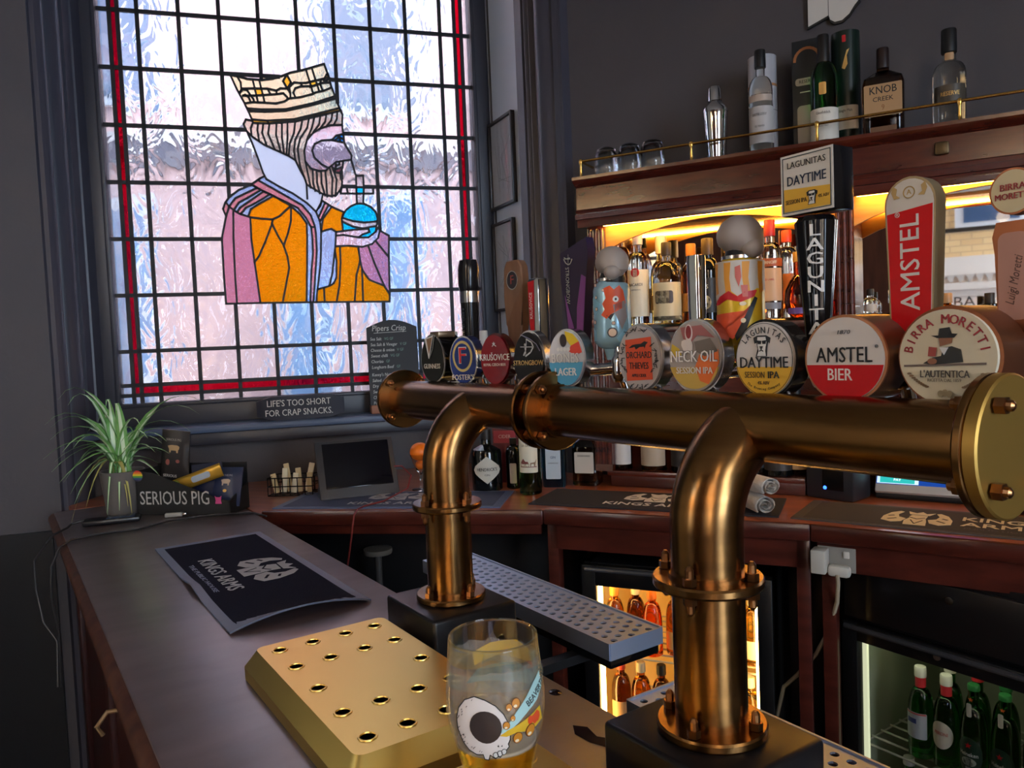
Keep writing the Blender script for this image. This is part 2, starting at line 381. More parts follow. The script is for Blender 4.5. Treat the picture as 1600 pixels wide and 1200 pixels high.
for i, (rf_, a0, a1) in enumerate([(REAR,) + q for q in WN] + [(FR,) + WR_ADDED]):
    o = bpy.data.objects.new('window_%d' % (i + 2), None); C.objects.link(o); o['kind'] = 'structure'; o.matrix_world = rf_.m()
    fr = B(); 
    for x0, x1, z0, z1 in ((a0, a0 + .06, .9, 3.35), (a1 - .06, a1, .9, 3.35), (a0, a1, .9, .98), (a0, a1, 3.29, 3.35), (a0, a1, 2.41, 2.445)): box(fr, x0, x1, .04, .09, z0, z1)
    obj('sash', fr, mat('sash_paint', (60, 54, 50), .4), o)
    obj('pane', box(B(), a0 + .05, a1 - .05, .062, .068, .95, 2.42), sheet('plain_glass'), o)
    obj('pane', box(B(), a0 + .05, a1 - .05, .062, .068, 2.43, 3.32), sheet('plain_glass'), o)
    if i == 0:   # the house name on the street side of the glass
        deco(o, 'lettering', gtext('BAR', .13, .01, 1.1), inkm, MX.Translation((-.40, .075, 1.79)) @ MX.Rotation(pi, 4, 'Z') @ FM(), .001)
    lamp('daylight_portal', 'AREA', rf_.p((a0 + a1) / 2, .02, 2.12), 1, (1, 1, 1), (a1 - a0 - .1, 2.4), rot=(pi / 2, 0, rf_.rz + pi), is_portal=True)
# street outside
def facade(name, fr, y, x0, x1, z1, col, m, bands, cat_lab):
    t = thing(name, cat_lab, 'building', fr.m(0, y, 0))
    obj('facade', box(B(), x0, x1, 0, .3, -.3, z1), m, t)
    for nm, z0, zz, pr, mm in bands: obj(nm, box(B(), x0, x1, -pr, .05, z0, zz), mm, t)
    return t
pinkm = mat('pink_brick', (216, 178, 172), .8, var=(9, (204, 168, 164)))
tb = facade('street_building', WIN, 3.6, -4, 7, 6.0, None, pinkm, (('string_course', 3.18, 3.34, .10, mat('dark_stone', (92, 88, 96), .7)), ('stone_band', 3.34, 3.42, .12, flat('cfcac6')), ('plinth', -.3, .5, .05, flat('8a8684'))), 'pink street building seen through the leaded window, grey string course')  # string course in plain dark grey stone
for k, x in enumerate((-1.6, .5, 2.6, 4.4)):
    wf = obj('window', box(B(), x, x + .9, -.05, .02, 3.62, 4.8), flat('d0d0d4'), tb)
    obj('pane', box(B(), x + .08, x + .82, -.06, -.045, 3.70, 4.72), mat('street_pane', (70, 90, 120), .05, spec=1), wf)
for k in range(9):
    x = -3.6 + k * 1.2 + (.0, .25, -.15, .1, -.3, .2, 0, .3, -.1)[k]; hi_ = (3.0, 2.5, 2.9, 2.2, 3.0, 2.7, 2.4, 3.0, 2.8)[k]
    wf = obj('shop_window', box(B(), x, x + .48, -.04, .02, .6, hi_), flat('d4d4d8'), tb)
    obj('pane', box(B(), x + .06, x + .42, -.05, -.035, .7, hi_ - .1), mat('shop_pane', (120, 150, 186), .05, spec=1), wf)
brick_m = bpy.data.materials.new('yellow_brick'); brick_m.use_nodes = True; t_ = brick_m.node_tree; bt = t_.nodes.new('ShaderNodeTexBrick'); co = t_.nodes.new('ShaderNodeTexCoord'); mp = t_.nodes.new('ShaderNodeMapping')
mp.inputs['Rotation'].default_value = (pi / 2, 0, 0); t_.links.new(co.outputs['Object'], mp.inputs[0]); t_.links.new(mp.outputs[0], bt.inputs[0])
bt.inputs['Color1'].default_value = lin((232, 190, 132)); bt.inputs['Color2'].default_value = lin((222, 176, 120)); bt.inputs['Mortar'].default_value = lin((196, 160, 116))
for a, b in (('Scale', 1), ('Mortar Size', .007), ('Brick Width', .23), ('Row Height', .075)): bt.inputs[a].default_value = b
t_.links.new(bt.outputs[0], t_.nodes['Principled BSDF'].inputs[0]); t_.nodes['Principled BSDF'].inputs['Roughness'].default_value = .85
stone = flat('e8d8c8'); stone2 = flat('d8cabc')
tb = facade('street_building', REAR, 3.0, -4, 6, 4.1, None, brick_m, (('stone_band', 2.10, 2.42, .03, stone), ('cornice', 2.02, 2.10, .12, stone), ('moulding', 1.94, 2.02, .06, stone2), ('shop_front', -.3, 1.94, .02, stone)), 'yellow brick street building with a pale cornice, seen in the bar mirror')
bm = B()
for k in range(100): prism(bm, [(-4 + k * .1, 0), (-3.9 + k * .1, 0), (-3.95 + k * .1, .1)], -.0, .04)
o = obj('dentil_course', xf(bm, MX.Translation((0, -.06, 2.2)) @ MX.Rotation(-pi / 2, 4, 'X')), flat('b9aba0'), tb); o['kind'] = 'stuff'
for k, x in enumerate((-2.6, -1.15, .9, 2.6)):
    wf = obj('window', box(B(), x, x + .75, -.03, .02, 2.72, 3.75), flat('e4e0dc'), tb)
    obj('pane', box(B(), x + .09, x + .66, -.04, -.025, 2.82, 3.65), MATS['street_pane'], wf)
struct('road', box(B(), -9, 9, -10, 9, -.4, -.3), mat('asphalt', (120, 118, 116), .9))

# ---------------------------------------------------------------- leaded window
KING = {"lines":[[[-21,2713],[1,2657],[24,2610],[40,2572],[54,2534]],[[-21,2713],[4,2710],[43,2701],[99,2700],[141,2707],[180,2721],[214,2736],[262,2749],[311,2766],[351,2780]],[[351,2780],[366,2735],[376,2687],[393,2638],[405,2599],[416,2575]],[[4,2710],[17,2686],[18,2658],[12,2645]],[[31,2603],[61,2609],[108,2609],[150,2608],[184,2618],[203,2631],[247,2638],[296,2653],[311,2661],[345,2670],[375,2684]],[[36,2583],[92,2581],[187,2586],[304,2618],[388,2649]],[[40,2572],[106,2573],[186,2580],[298,2610],[393,2641]],[[52,2539],[113,2537],[218,2547],[306,2572],[406,2602]],[[56,2526],[117,2526],[222,2539],[310,2563],[412,2592]],[[113,2537],[115,2526]],[[218,2547],[220,2539]],[[305,2572],[308,2562]],[[97,2581],[97,2573]],[[187,2586],[187,2581]],[[304,2618],[304,2612]],[[338,2630],[340,2624]],[[64,2699],[80,2609]],[[89,2700],[106,2609]],[[18,2661],[62,2664],[120,2666],[155,2660]],[[22,2633],[72,2636],[107,2640],[154,2646]],[[120,2666],[131,2643]],[[12,2645],[23,2657],[40,2656],[51,2638]],[[22,2633],[32,2637],[44,2628],[52,2609]],[[51,2638],[62,2622],[66,2610]],[[199,2728],[183,2700],[198,2671],[214,2696],[199,2728]],[[154,2646],[155,2660],[170,2670],[198,2671],[209,2653],[208,2633]],[[154,2646],[181,2651],[195,2636],[196,2627]],[[209,2653],[206,2677],[226,2697],[252,2696],[274,2698]],[[228,2637],[221,2656],[230,2674],[252,2682],[298,2687]],[[277,2752],[301,2654]],[[300,2761],[326,2665]],[[252,2696],[259,2682]],[[274,2698],[338,2717],[368,2725]],[[288,2682],[342,2702],[372,2705]],[[338,2717],[330,2699],[340,2670]],[[345,2714],[361,2740],[370,2723],[357,2710],[345,2714]],[[54,2534],[29,2538],[19,2519],[27,2495],[31,2489]],[[54,2534],[56,2526],[46,2505],[47,2479]],[[31,2489],[53,2467],[94,2439],[149,2414],[186,2398],[214,2380],[231,2341],[248,2306],[254,2282],[254,2222]],[[31,2489],[47,2447],[65,2390],[83,2327],[89,2313]],[[75,2524],[71,2497],[76,2452]],[[96,2525],[89,2488],[105,2432]],[[120,2526],[112,2484],[127,2445],[135,2420]],[[148,2529],[143,2480],[158,2411]],[[169,2531],[166,2471],[171,2404]],[[191,2534],[188,2472],[180,2400]],[[222,2539],[215,2492],[196,2448],[188,2397]],[[251,2546],[242,2508],[218,2463],[211,2419],[214,2380]],[[278,2553],[269,2514],[238,2469],[226,2424],[232,2355],[252,2292]],[[300,2559],[288,2515],[266,2467]],[[325,2567],[318,2531],[292,2495]],[[350,2573],[343,2542],[320,2512]],[[375,2580],[368,2548],[347,2523]],[[395,2587],[391,2554],[377,2530]],[[412,2532],[367,2529],[327,2516],[292,2495],[266,2465],[252,2420],[254,2376],[275,2347],[308,2338],[338,2341],[346,2351]],[[254,2376],[260,2336],[270,2267]],[[416,2575],[412,2532],[415,2490],[418,2455],[431,2431],[445,2406],[442,2388],[407,2382],[379,2377],[358,2359],[346,2351]],[[417,2459],[364,2468],[325,2464],[295,2448],[284,2421],[292,2392],[320,2365],[346,2351]],[[367,2468],[385,2486],[414,2495]],[[381,2468],[397,2482],[414,2472]],[[397,2482],[401,2464]],[[379,2377],[375,2344],[372,2336],[394,2330],[405,2355],[409,2382]],[[375,2345],[406,2357]],[[358,2359],[375,2344]],[[392,2380],[393,2367],[376,2359]],[[394,2330],[400,2295],[398,2275],[392,2249],[387,2257]],[[282,2344],[281,2287],[288,2254]],[[298,2338],[297,2288],[306,2244]],[[316,2338],[315,2288],[327,2236]],[[333,2340],[335,2288],[335,2232]],[[351,2354],[361,2309],[354,2231]],[[364,2351],[378,2304],[369,2235]],[[442,2388],[456,2331],[461,2321]],[[459,2321],[489,2323],[489,2274],[529,2274],[528,2248],[487,2247],[483,2204]],[[459,2321],[457,2247],[457,2204]],[[398,2274],[458,2274],[489,2274]],[[390,2246],[457,2247],[487,2247]],[[418,2273],[421,2246]],[[489,2274],[487,2247]],[[458,2274],[457,2247]],[[254,2281],[285,2262],[318,2242],[352,2234],[372,2239],[388,2258],[398,2276]],[[318,2242],[306,2195],[286,2169]],[[89,2312],[95,2300],[141,2272],[197,2243],[252,2204],[286,2169],[300,2130],[303,2090],[298,2005],[292,1945],[279,1865],[275,1844],[267,1790]],[[89,2312],[70,2302],[64,2294],[112,2266],[177,2228],[233,2194],[264,2155],[278,2110],[281,2080],[281,2005],[274,1945],[256,1791]],[[70,2302],[36,2277],[88,2246],[157,2213],[213,2184],[244,2144],[263,2105],[266,2055],[265,1995],[255,1925],[243,1791]],[[36,2277],[56,2263],[120,2232],[180,2196],[221,2159],[246,2120],[245,2065],[239,1955],[228,1791]],[[263,2105],[279,2106]],[[36,2277],[-14,2254],[-53,2224],[-70,2200],[-79,2176],[-69,2147]],[[-68,2205],[-55,2186],[-38,2172],[-15,2157],[24,2144]],[[56,2263],[13,2242],[-30,2220],[-55,2187]],[[69,2254],[16,2221],[-17,2203],[-38,2172]],[[81,2249],[20,2206],[-14,2182],[-26,2164]],[[106,2238],[48,2202],[9,2182],[-13,2156]],[[120,2232],[62,2199],[28,2177],[16,2147]],[[-55,2186],[-69,2147],[-90,2060],[-91,1910],[-89,1794],[-47,1794],[44,1794],[134,1793],[272,1792],[462,1789],[575,1787]],[[-40,2172],[-46,2055],[-48,1909],[-47,1793]],[[24,2144],[23,2055],[30,1967],[37,1884],[44,1794]],[[24,2144],[68,2138],[110,2136],[139,2149],[179,2186],[187,2190]],[[112,2136],[104,2109],[77,2045],[50,1987],[30,1960]],[[108,2117],[130,2065],[147,2033],[161,1986],[166,1936],[153,1882],[132,1793]],[[187,2190],[183,2129],[169,2080],[149,2028]],[[314,2215],[287,2169]],[[326,2208],[296,2147]],[[340,2199],[301,2129]],[[314,2215],[352,2190],[403,2167]],[[352,2190],[313,2140],[303,2085]],[[303,2085],[325,2093],[345,2098],[357,2090],[364,2085],[358,2025],[355,2010],[340,1914],[325,1859],[282,1847],[276,1845]],[[355,2010],[360,1964],[356,1894],[343,1869],[325,1859]],[[400,2162],[391,2141],[391,2126],[393,2089]],[[364,2085],[393,2089],[444,2095],[500,2098],[504,2085],[474,2075],[458,2064]],[[362,2069],[393,2073],[458,2062],[498,2062],[530,2086],[544,2110],[551,2101],[539,2060],[512,2034],[471,2022],[416,2027],[358,2025]],[[391,2141],[396,2158],[411,2178],[432,2194],[455,2204],[470,2205],[488,2204],[515,2191],[534,2170],[541,2147],[540,2131],[534,2111],[530,2086]],[[392,2145],[436,2131],[486,2125],[540,2131]],[[390,2130],[435,2108],[475,2100],[534,2111]],[[551,2101],[550,2090],[586,2070],[581,1978],[577,1818],[575,1787]],[[528,2047],[581,1978]],[[496,2025],[518,1953],[554,1857],[577,1818]],[[453,2023],[458,1963],[466,1923],[494,1881],[554,1856]],[[458,1963],[440,1903],[426,1790]],[[464,1930],[462,1789]],[[377,2025],[376,1954],[367,1863],[351,1790]],[[302,1850],[302,1791]]],"zones":{"gap":[[318,2242],[388,2258],[396,2281],[391,2313],[463,2314],[460,2247],[457,2205],[432,2194],[411,2178],[400,2167],[314,2215]],"purple":[[-69,2147],[-55,2185],[24,2144],[26,2031],[44,1794],[-89,1794],[-90,2060]],"purple2":[[496,2025],[512,2034],[539,2060],[551,2091],[586,2070],[577,1818]],"hand":[[364,2085],[500,2098],[504,2085],[460,2064],[498,2062],[530,2086],[544,2110],[551,2101],[539,2060],[471,2022],[358,2025]],"cyan":[[391,2141],[411,2178],[470,2205],[515,2191],[541,2147],[534,2111],[530,2086],[498,2062],[458,2064],[504,2085],[500,2098],[393,2089]],"cuff":[[303,2085],[345,2098],[364,2085],[356,1894],[325,1859],[276,1845],[294,1955]],"orange":[[120,2232],[180,2196],[246,2120],[228,1791],[44,1794],[26,2144]],"orange2":[[272,1792],[276,1845],[325,1859],[356,1894],[358,2025],[496,2024],[577,1818],[575,1787]],"orange3":[[352,2190],[403,2167],[391,2141],[393,2089],[364,2085],[345,2098],[303,2085],[313,2140]],"stripe":[[89,2312],[286,2169],[314,2215],[352,2190],[303,2085],[267,1790],[228,1791],[246,2120],[120,2232],[16,2147],[-79,2176],[-53,2224]],"white":[[31,2489],[149,2414],[214,2380],[254,2282],[252,2200],[186,2229],[89,2313]],"white2":[[54,2534],[29,2538],[19,2519],[31,2489],[47,2479],[46,2505]],"face":[[412,2532],[327,2516],[266,2465],[252,2420],[254,2376],[275,2347],[308,2338],[346,2351],[406,2381],[442,2388],[445,2406],[415,2490]],"neck":[[254,2281],[318,2242],[306,2195],[286,2169],[252,2204]],"crown":[[-21,2713],[180,2721],[351,2780],[416,2575],[412,2591],[56,2526]],"hair":[[50,2530],[417,2591],[412,2532],[256,2405],[275,2347],[351,2358],[394,2330],[400,2295],[372,2234],[254,2272],[214,2380],[44,2476]],"cross":[[394,2274],[458,2274],[459,2321],[489,2323],[489,2274],[529,2274],[528,2248],[487,2247],[483,2204],[457,2204],[457,2247],[390,2246]]},"seeds":[["crown",178,2601],["crown",324,2644],["crown",224,2566],["crown",51,2594],["gold",84,2652],["gold",198,2701],["gold",301,2701],["gold",359,2726],["gold",80,2533],["gold",170,2538],["gold",262,2556],["gold",360,2585],["blue",18,2260],["blue",140,2258],["blue",200,2223],["blue",1,2201],["blue",198,2185],["blue",252,2005],["blue",288,2005],["blue",302,2180],["blue",329,2175],["blue",13,2170],["blue",274,1880],["rose",5,2228],["rose",2,2184],["rose",139,2237],["rose",199,2204],["rose",227,2184],["rose",271,2005],["rose",315,2180],["rose",-74,2176],["rose",257,1855],["cyan",473,2261],["grey",465,2113],["lips",390,2347],["lips",387,2335],["bluee",391,2472],["blue",279,2160],["blue",288,2140],["blue",290,2090],["blue",283,1905]],"sil":[[-21,2713],[4,2710],[43,2701],[99,2700],[141,2707],[180,2721],[214,2736],[262,2749],[311,2766],[351,2780],[366,2735],[376,2687],[393,2638],[405,2599],[416,2575],[412,2532],[415,2490],[418,2455],[431,2431],[445,2406],[442,2388],[409,2382],[405,2355],[394,2330],[400,2295],[398,2274],[458,2274],[459,2321],[489,2323],[489,2274],[529,2274],[528,2248],[487,2247],[483,2204],[488,2204],[515,2191],[534,2170],[541,2147],[540,2131],[534,2111],[544,2110],[550,2090],[586,2070],[575,1787],[272,1792],[-89,1794],[-91,1910],[-90,2060],[-69,2147],[-79,2176],[-70,2200],[-53,2224],[-14,2254],[36,2277],[70,2302],[89,2312],[83,2327],[65,2390],[47,2447],[31,2489],[19,2519],[29,2538],[54,2534],[40,2572],[24,2610],[1,2657]],"fu":[-0.35322857142857156,0.15027440476190476],"fz":[2.9379431372549063,-0.22060686274509855]}
win = bpy.data.objects.new('window_1', None); C.objects.link(win); win['kind'] = 'structure'; win.matrix_world = WIN.m()
fr = B()
box(fr, -.56, GU0, -.03, .05, 1.30, GZ1 + .07, .004); box(fr, GU1, 1.05, -.03, .05, 1.30, GZ1 + .07, .004); box(fr, GU0, GU1, -.028, .05, 1.30, GZ0, .004); box(fr, GU0, GU1, -.028, .05, GZ1, GZ1 + .07, .004)
box(fr, GU1, GU1 + .016, -.04, -.02, 1.40, GZ1, .003); box(fr, GU0 - .016, GU0, -.04, -.02, 1.40, GZ1, .003); box(fr, GU0, GU1, -.04, -.02, GZ0 - .014, GZ0, .003)
obj('sash', fr, frame_m, win)
sill_m = mat('sill_paint', (78, 94, 122), .42)
obj('sill', box(B(), -.66, 1.12, -.235, -.02, 1.292, 1.318, .008), sill_m, win); obj('sill_apron', box(B(), -.64, 1.10, -.215, -.10, 1.245, 1.293, .006), frame_m, win)
lamp('daylight_portal', 'AREA', WIN.p((GU0 + GU1) / 2, -.04, (GZ0 + GZ1) / 2), 1, (1, 1, 1), (GU1 - GU0, GZ1 - GZ0), rot=(-pi / 2, 0, WIN.rz), is_portal=True)

def inside(p, poly):
    x, y = p[0], p[1]; c = False; j = len(poly) - 1
    for i in range(len(poly)):
        a, b = poly[i], poly[j]
        if (a[1] > y) != (b[1] > y) and x < (b[0] - a[0]) * (y - a[1]) / (b[1] - a[1]) + a[0]: c = not c
        j = i
    return c
def leaded_window():
    sil = [(x / 1000, y / 1000) for x, y in KING['sil']]
    cu = lambda c: -.3532 + .15027 * c
    cz = lambda r: 2.9379 - .2206 * r
    us = [cu(-.657), cu(-.463)] + [cu(k) for k in range(9)] + [cu(8.43), cu(8.63)]
    zs = [cz(r) for r in (-1, 0, 1, 2, 3, 4, 5, 6, 6.61, 6.79)]
    segs = []
    def clip(p, q):
        ts = [0, 1]; d = (q[0] - p[0], q[1] - p[1])
        for i in range(len(sil)):
            a, b = sil[i], sil[(i + 1) % len(sil)]; e = (b[0] - a[0], b[1] - a[1]); den = d[0] * e[1] - d[1] * e[0]
            if abs(den) < 1e-12: continue
            t = ((a[0] - p[0]) * e[1] - (a[1] - p[1]) * e[0]) / den; s = ((a[0] - p[0]) * d[1] - (a[1] - p[1]) * d[0]) / den
            if 0 < t < 1 and 0 <= s <= 1: ts.append(t)
        ts.sort()
        for t0, t1 in zip(ts, ts[1:]):
            m = (t0 + t1) / 2
            if t1 - t0 > .004 and not inside((p[0] + d[0] * m, p[1] + d[1] * m), sil): segs.append(((p[0] + d[0] * t0, p[1] + d[1] * t0), (p[0] + d[0] * t1, p[1] + d[1] * t1)))
    for u in us: clip((u, GZ0), (u, GZ1))
    for z in zs: clip((GU0, z), (GU1, z))
    lines = [[(x / 1000, y / 1000) for x, y in l] for l in KING['lines']]
    ext = []
    for l in lines:
        l = list(l)
        for a, b in ((0, 1), (-1, -2)):
            d = V(l[a]) - V(l[b])
            if d.length: l[a] = tuple(V(l[a]) + d.normalized() * .003)
        ext.append(l)
    polys = [[p, q] for p, q in ((V(a) - (V(b) - V(a)).normalized() * .002, V(b) + (V(b) - V(a)).normalized() * .002) for a, b in segs)] + ext + [[(GU0, GZ0), (GU1, GZ0), (GU1, GZ1), (GU0, GZ1), (GU0, GZ0)]]
    vs, es = [], []
    for l in polys:
        k = len(vs); vs += [V(p) for p in l]; es += [(k + i, k + i + 1) for i in range(len(l) - 1)]
    rv, re, rf, ov, oe, of = delaunay_2d_cdt(vs, es, [], 0, 2e-4)
    cons = {frozenset(e) for e, o in zip(re, oe) if o}
    efac = {}
    for i, f in enumerate(rf):
        for k in range(3): efac.setdefault(frozenset((f[k], f[(k + 1) % 3])), []).append(i)
    reg = [-1] * len(rf); regs = []
    for i in range(len(rf)):
        if reg[i] >= 0: continue
        reg[i] = len(regs); st = [i]; L = []
        while st:
            j = st.pop(); L.append(j); f = rf[j]
            for k in range(3):
                e = frozenset((f[k], f[(k + 1) % 3]))
                if e in cons: continue
                for n in efac[e]:
                    if reg[n] < 0: reg[n] = reg[i]; st.append(n)
        regs.append(L)
    def tri(j): return [rv[k] for k in rf[j]]
    def area(t): return abs((t[1] - t[0]).cross(t[2] - t[0])) / 2
    def intri(p, t):
        s = [(t[(k + 1) % 3] - t[k]).cross(p - t[k]) for k in range(3)]; return all(x >= 0 for x in s) or all(x <= 0 for x in s)
    seeds = [(c, V((x / 1000, y / 1000))) for c, x, y in KING['seeds']]; zones = {k: [(x / 1000, y / 1000) for x, y in p] for k, p in KING['zones'].items()}
    zc = dict(gap='clear', purple='purple', purple2='purple', hand='face', cyan='cyan', cuff='blue', orange='orange', orange2='orange', orange3='orange', stripe='blue', white='white', white2='white', face='face', neck='face', crown='crown', hair='hair', cross='grey')
    for L in regs:
        T = [tri(j) for j in L]; ar = [area(t) for t in T]; S = sum(ar)
        if S < 8e-6: continue
        t = T[ar.index(max(ar))]; c = (t[0] + t[1] + t[2]) / 3
        if not (GU0 < c.x < GU1 and GZ0 < c.y < GZ1): continue
        k = next((s for s, p in seeds if any(intri(p, t) for t in T)), None)
        if k is None: k = next((zc[z] for z in zones if inside(c, zones[z])), None)
        if k is None:
            k = 'clear'
            if not inside(c, sil):
                if c.x < us[0] or c.x > us[-1] or c.y < zs[-1]: k = 'edge'
                elif c.x < us[1] or c.x > us[-2] or c.y < zs[-2]: k = 'red'
        bm = B(); tv, bv = {}, {}
        for j in L:
            for v in rf[j]:
                if v not in tv: tv[v] = bm.verts.new((rv[v].x, -.002, rv[v].y)); bv[v] = bm.verts.new((rv[v].x, .002, rv[v].y))
        for j in L:
            f = rf[j]
            bm.faces.new([tv[v] for v in f]); bm.faces.new([bv[v] for v in reversed(f)])
            for q in range(3):
                a, b = f[q], f[(q + 1) % 3]; e = frozenset((a, b))
                if sum(1 for n in efac[e] if reg[n] == reg[j]) == 1: bm.faces.new((tv[a], tv[b], bv[b], bv[a]))
        obj('pane', bm, GL[k], win, .3)
    for p, q in segs:
        bm = B(); d = V((q[0] - p[0], 0, q[1] - p[1])); ln = d.length; ang = atan2(d.z, d.x)
        box(bm, -ln and -.002, ln + .002, -.005, .005, -.0076, .0076); xf(bm, MX.Translation((p[0], 0, p[1])) @ MX.Rotation(-ang, 4, 'Y')); obj('lead_bar', bm, lead_m, win)
    g = join(*[gline(l, .0078, th=.011) for l in lines]); g.transform(MX(((1, 0, 0, 0), (0, 0, -1, 0), (0, 1, 0, 0), (0, 0, 0, 1)))); obj('lead_line', g, lead_m, win)
leaded_window()

# ---------------------------------------------------------------- bar counter and back counter
blob_out = [(-.035, .004), (-.02, .016), (.006, .010), (.03, .026), (.048, .020), (.036, .004), (.012, -.006), (-.016, -.008)]
bar = thing('bar_counter', 'long dark wooden bar counter with worn top and red-brown front', 'bar counter', BAR.m(-1.2, .4, 0)); 
def bo(bm): return xf(bm, MX.Translation((1.2, -.4, 0)))
obj('worktop', bo(box(B(), -3.0, .85, .14, .662, 1.04, 1.08, .006)), bartop_m, bar)
obj('nosing', bo(tube(B(), [(-3.0, .145, 1.055), (.85, .145, 1.055)], .022, 12)), mat('worn_nosing', (58, 26, 20), .38, var=(22, (96, 60, 44))), bar)
bm = B(); box(bm, -3.0, .85, .20, .23, 0, 1.04); obj('front_panel', bo(bm), barfront_m, bar)
for k in range(5):
    obj('panel_rail', bo(box(B(), -2.95 + k * .76, -2.87 + k * .76, .185, .205, .1, 1.0, .004)), barfront_m, bar)
obj('front_rail', bo(box(B(), -3.0, .85, .182, .206, .93, 1.035, .004)), barfront_m, bar)
obj('back_panel', bo(box(B(), -2.3, .85, .61, .64, 0, 1.04)), black_m, bar)
obj('knot_hole', bo(lathe(B(), [(0, 0), (.011, 0), (.010, .0006), (0, .0006)], 18, sx=1, sy=.8, cx=-.868, cy=.638, cz=1.0801)), mat('damp_stain', (40, 24, 24), .12), bar)
obj('spill_mark', bo(xf(gpoly(blob_out), MX.Translation((-.7425, .594, 1.0804)))), MATS['damp_stain'], bar)
hk = obj('bag_hook', bo(tube(B(), [(-1.75, .19, .86), (-1.75, .15, .865), (-1.75, .13, .84), (-1.75, .14, .82)], .005, 8)), mat('dull_hook', (150, 120, 84), .5, metal=.3), bar)
P0 = BAR.p(-2.42, .664); cpts = [P0, FONE.p(-.02, 0), FONE.p(.885, 0), FTWO.p(.004, 0), FTHR.p(0, 0), FTHR.p(.468, 0), FTHR.p(1.5, 0), BACK.p(2.4, .18), BACK.p(-.18, .18), V((.2, 2.93, 0)), WIN.p(1.0, -.152), WIN.p(-.55, -.152), V((-1.57, 2.67, 0)), BAR.p(-3.002, .2), BAR.p(-3.002, .664)]
cnt = thing('back_counter', 'mahogany back counter in angled runs under the window and mirrors', 'counter', FTWO.m(.3, .3, 0)); ci = cnt.matrix_world.inverted()
def co_(bm): return xf(bm, ci)
obj('worktop', co_(prism(B(), [tuple(p)[:2] for p in cpts], 1.045, 1.08)), counter_m, cnt)
for fr_, x0, x1 in ((FONE, -.02, .89), (FTWO, 0, .752), (FTHR, 0, 1.5)):
    bm = B(); box(bm, x0, x1, -.010, .025, 1.034, 1.0795, .005); obj('edge_board', xf(bm, ci @ fr_.m()), darkwood_m, cnt)
    bm = B(); box(bm, x0 + .01, x1 - .01, .02, .045, .955 if fr_ is not FONE else 1.0, 1.04); obj('rail', xf(bm, ci @ fr_.m()), darkwood_m, cnt)
for fr_, x in ((FTWO, .0), (FTWO, .715), (FTHR, .02)):
    obj('post', xf(box(B(), x, x + .034, .02, .06, 0, 1.04, .002), ci @ fr_.m()), darkwood_m, cnt)
obj('back_board', xf(box(B(), -.2, .89, .30, .33, 0, 1.04), ci @ FONE.m()), black_m, cnt)
obj('back_board', xf(box(B(), 0.05, .72, .62, .65, 0, 1.04), ci @ FTWO.m()), black_m, cnt)
obj('back_board', xf(box(B(), 0.05, 1.5, .62, .65, 0, 1.04), ci @ FTHR.m()), black_m, cnt)
# ---------------------------------------------------------------- bronze pipe font on the bar
FS, FT = -1.148, .63
font = thing('beer_font', 'aged bronze pipe bridge font on two black plinths across the bar', 'beer font', BAR.m(FS, FT, 1.08))
def fo(bm): return xf(bm, MX.Translation((-FS, -FT, -1.08)))
PZ, PT, PR, SR = 1.4775, .70, .0378, .0392
S1, S2 = -1.148, -.569
def bolt(pos, axis, h=.014, both=True, off=.006):
    bm = B(); d = V(axis).normalized()
    for s in ((1, -1) if both else (1,)):
        q = V(pos) + d * s * off; tube(bm, [q, q + d * s * .008], .0075, 6); tube(bm, [q + d * s * .008, q + d * s * (.008 + h * .7), q + d * s * (.008 + h)], [.0048, .0046, .002], 10)
    return obj('bolt', fo(bm), bolt_m, font, .5)
def flange_h(s, r=.06, th=.009, bolts=True, a0=45, nb=4):
    bm = tube(B(), [(s - th / 2, PT, PZ), (s - th / 2 + .002, PT, PZ), (s + th / 2 - .002, PT, PZ), (s + th / 2, PT, PZ)], [r - .002, r, r, r - .002], 48)
    obj('pipe_flange', fo(bm), bronze_m, font, .5)
    for k in range(nb):
        a = R(a0 + 360 / nb * k); bolt((s if s < -.5 else s + .007, PT + .049 * cos(a), PZ + .049 * sin(a)), (1, 0, 0), .006, True, .006 if s < -.5 else .0115)
obj('cross_pipe', fo(cyl(B(), (-1.435, PT, PZ), (-.935, PT, PZ), PR, 48)), bronze_m, font)
obj('cross_pipe', fo(cyl(B(), (-.935, PT, PZ), (-.315, PT, PZ), PR, 48)), bronze_m, font)
for s in (-1.438, -.957, -.921, -.312): flange_h(s, a0=45 if s < -.5 else 40, r=.06 if s < -.5 else .062)
for s in (-.957, -.921):
    obj('pipe_collar', fo(cyl(B(), (s - .012 if s > -.94 else s + .006, PT, PZ), (s + .016 if s > -.94 else s + .012, PT, PZ), PR + .003, 48)), bronze_m, font)
obj('end_plate', fo(tube(B(), [(-.3076, PT, PZ), (-.3066, PT, PZ), (-.297, PT, PZ), (-.2955, PT, PZ)], [.060, .062, .062, .060], 48)), mat('end_plate_brass', (176, 140, 72), .5, metal=1), font)
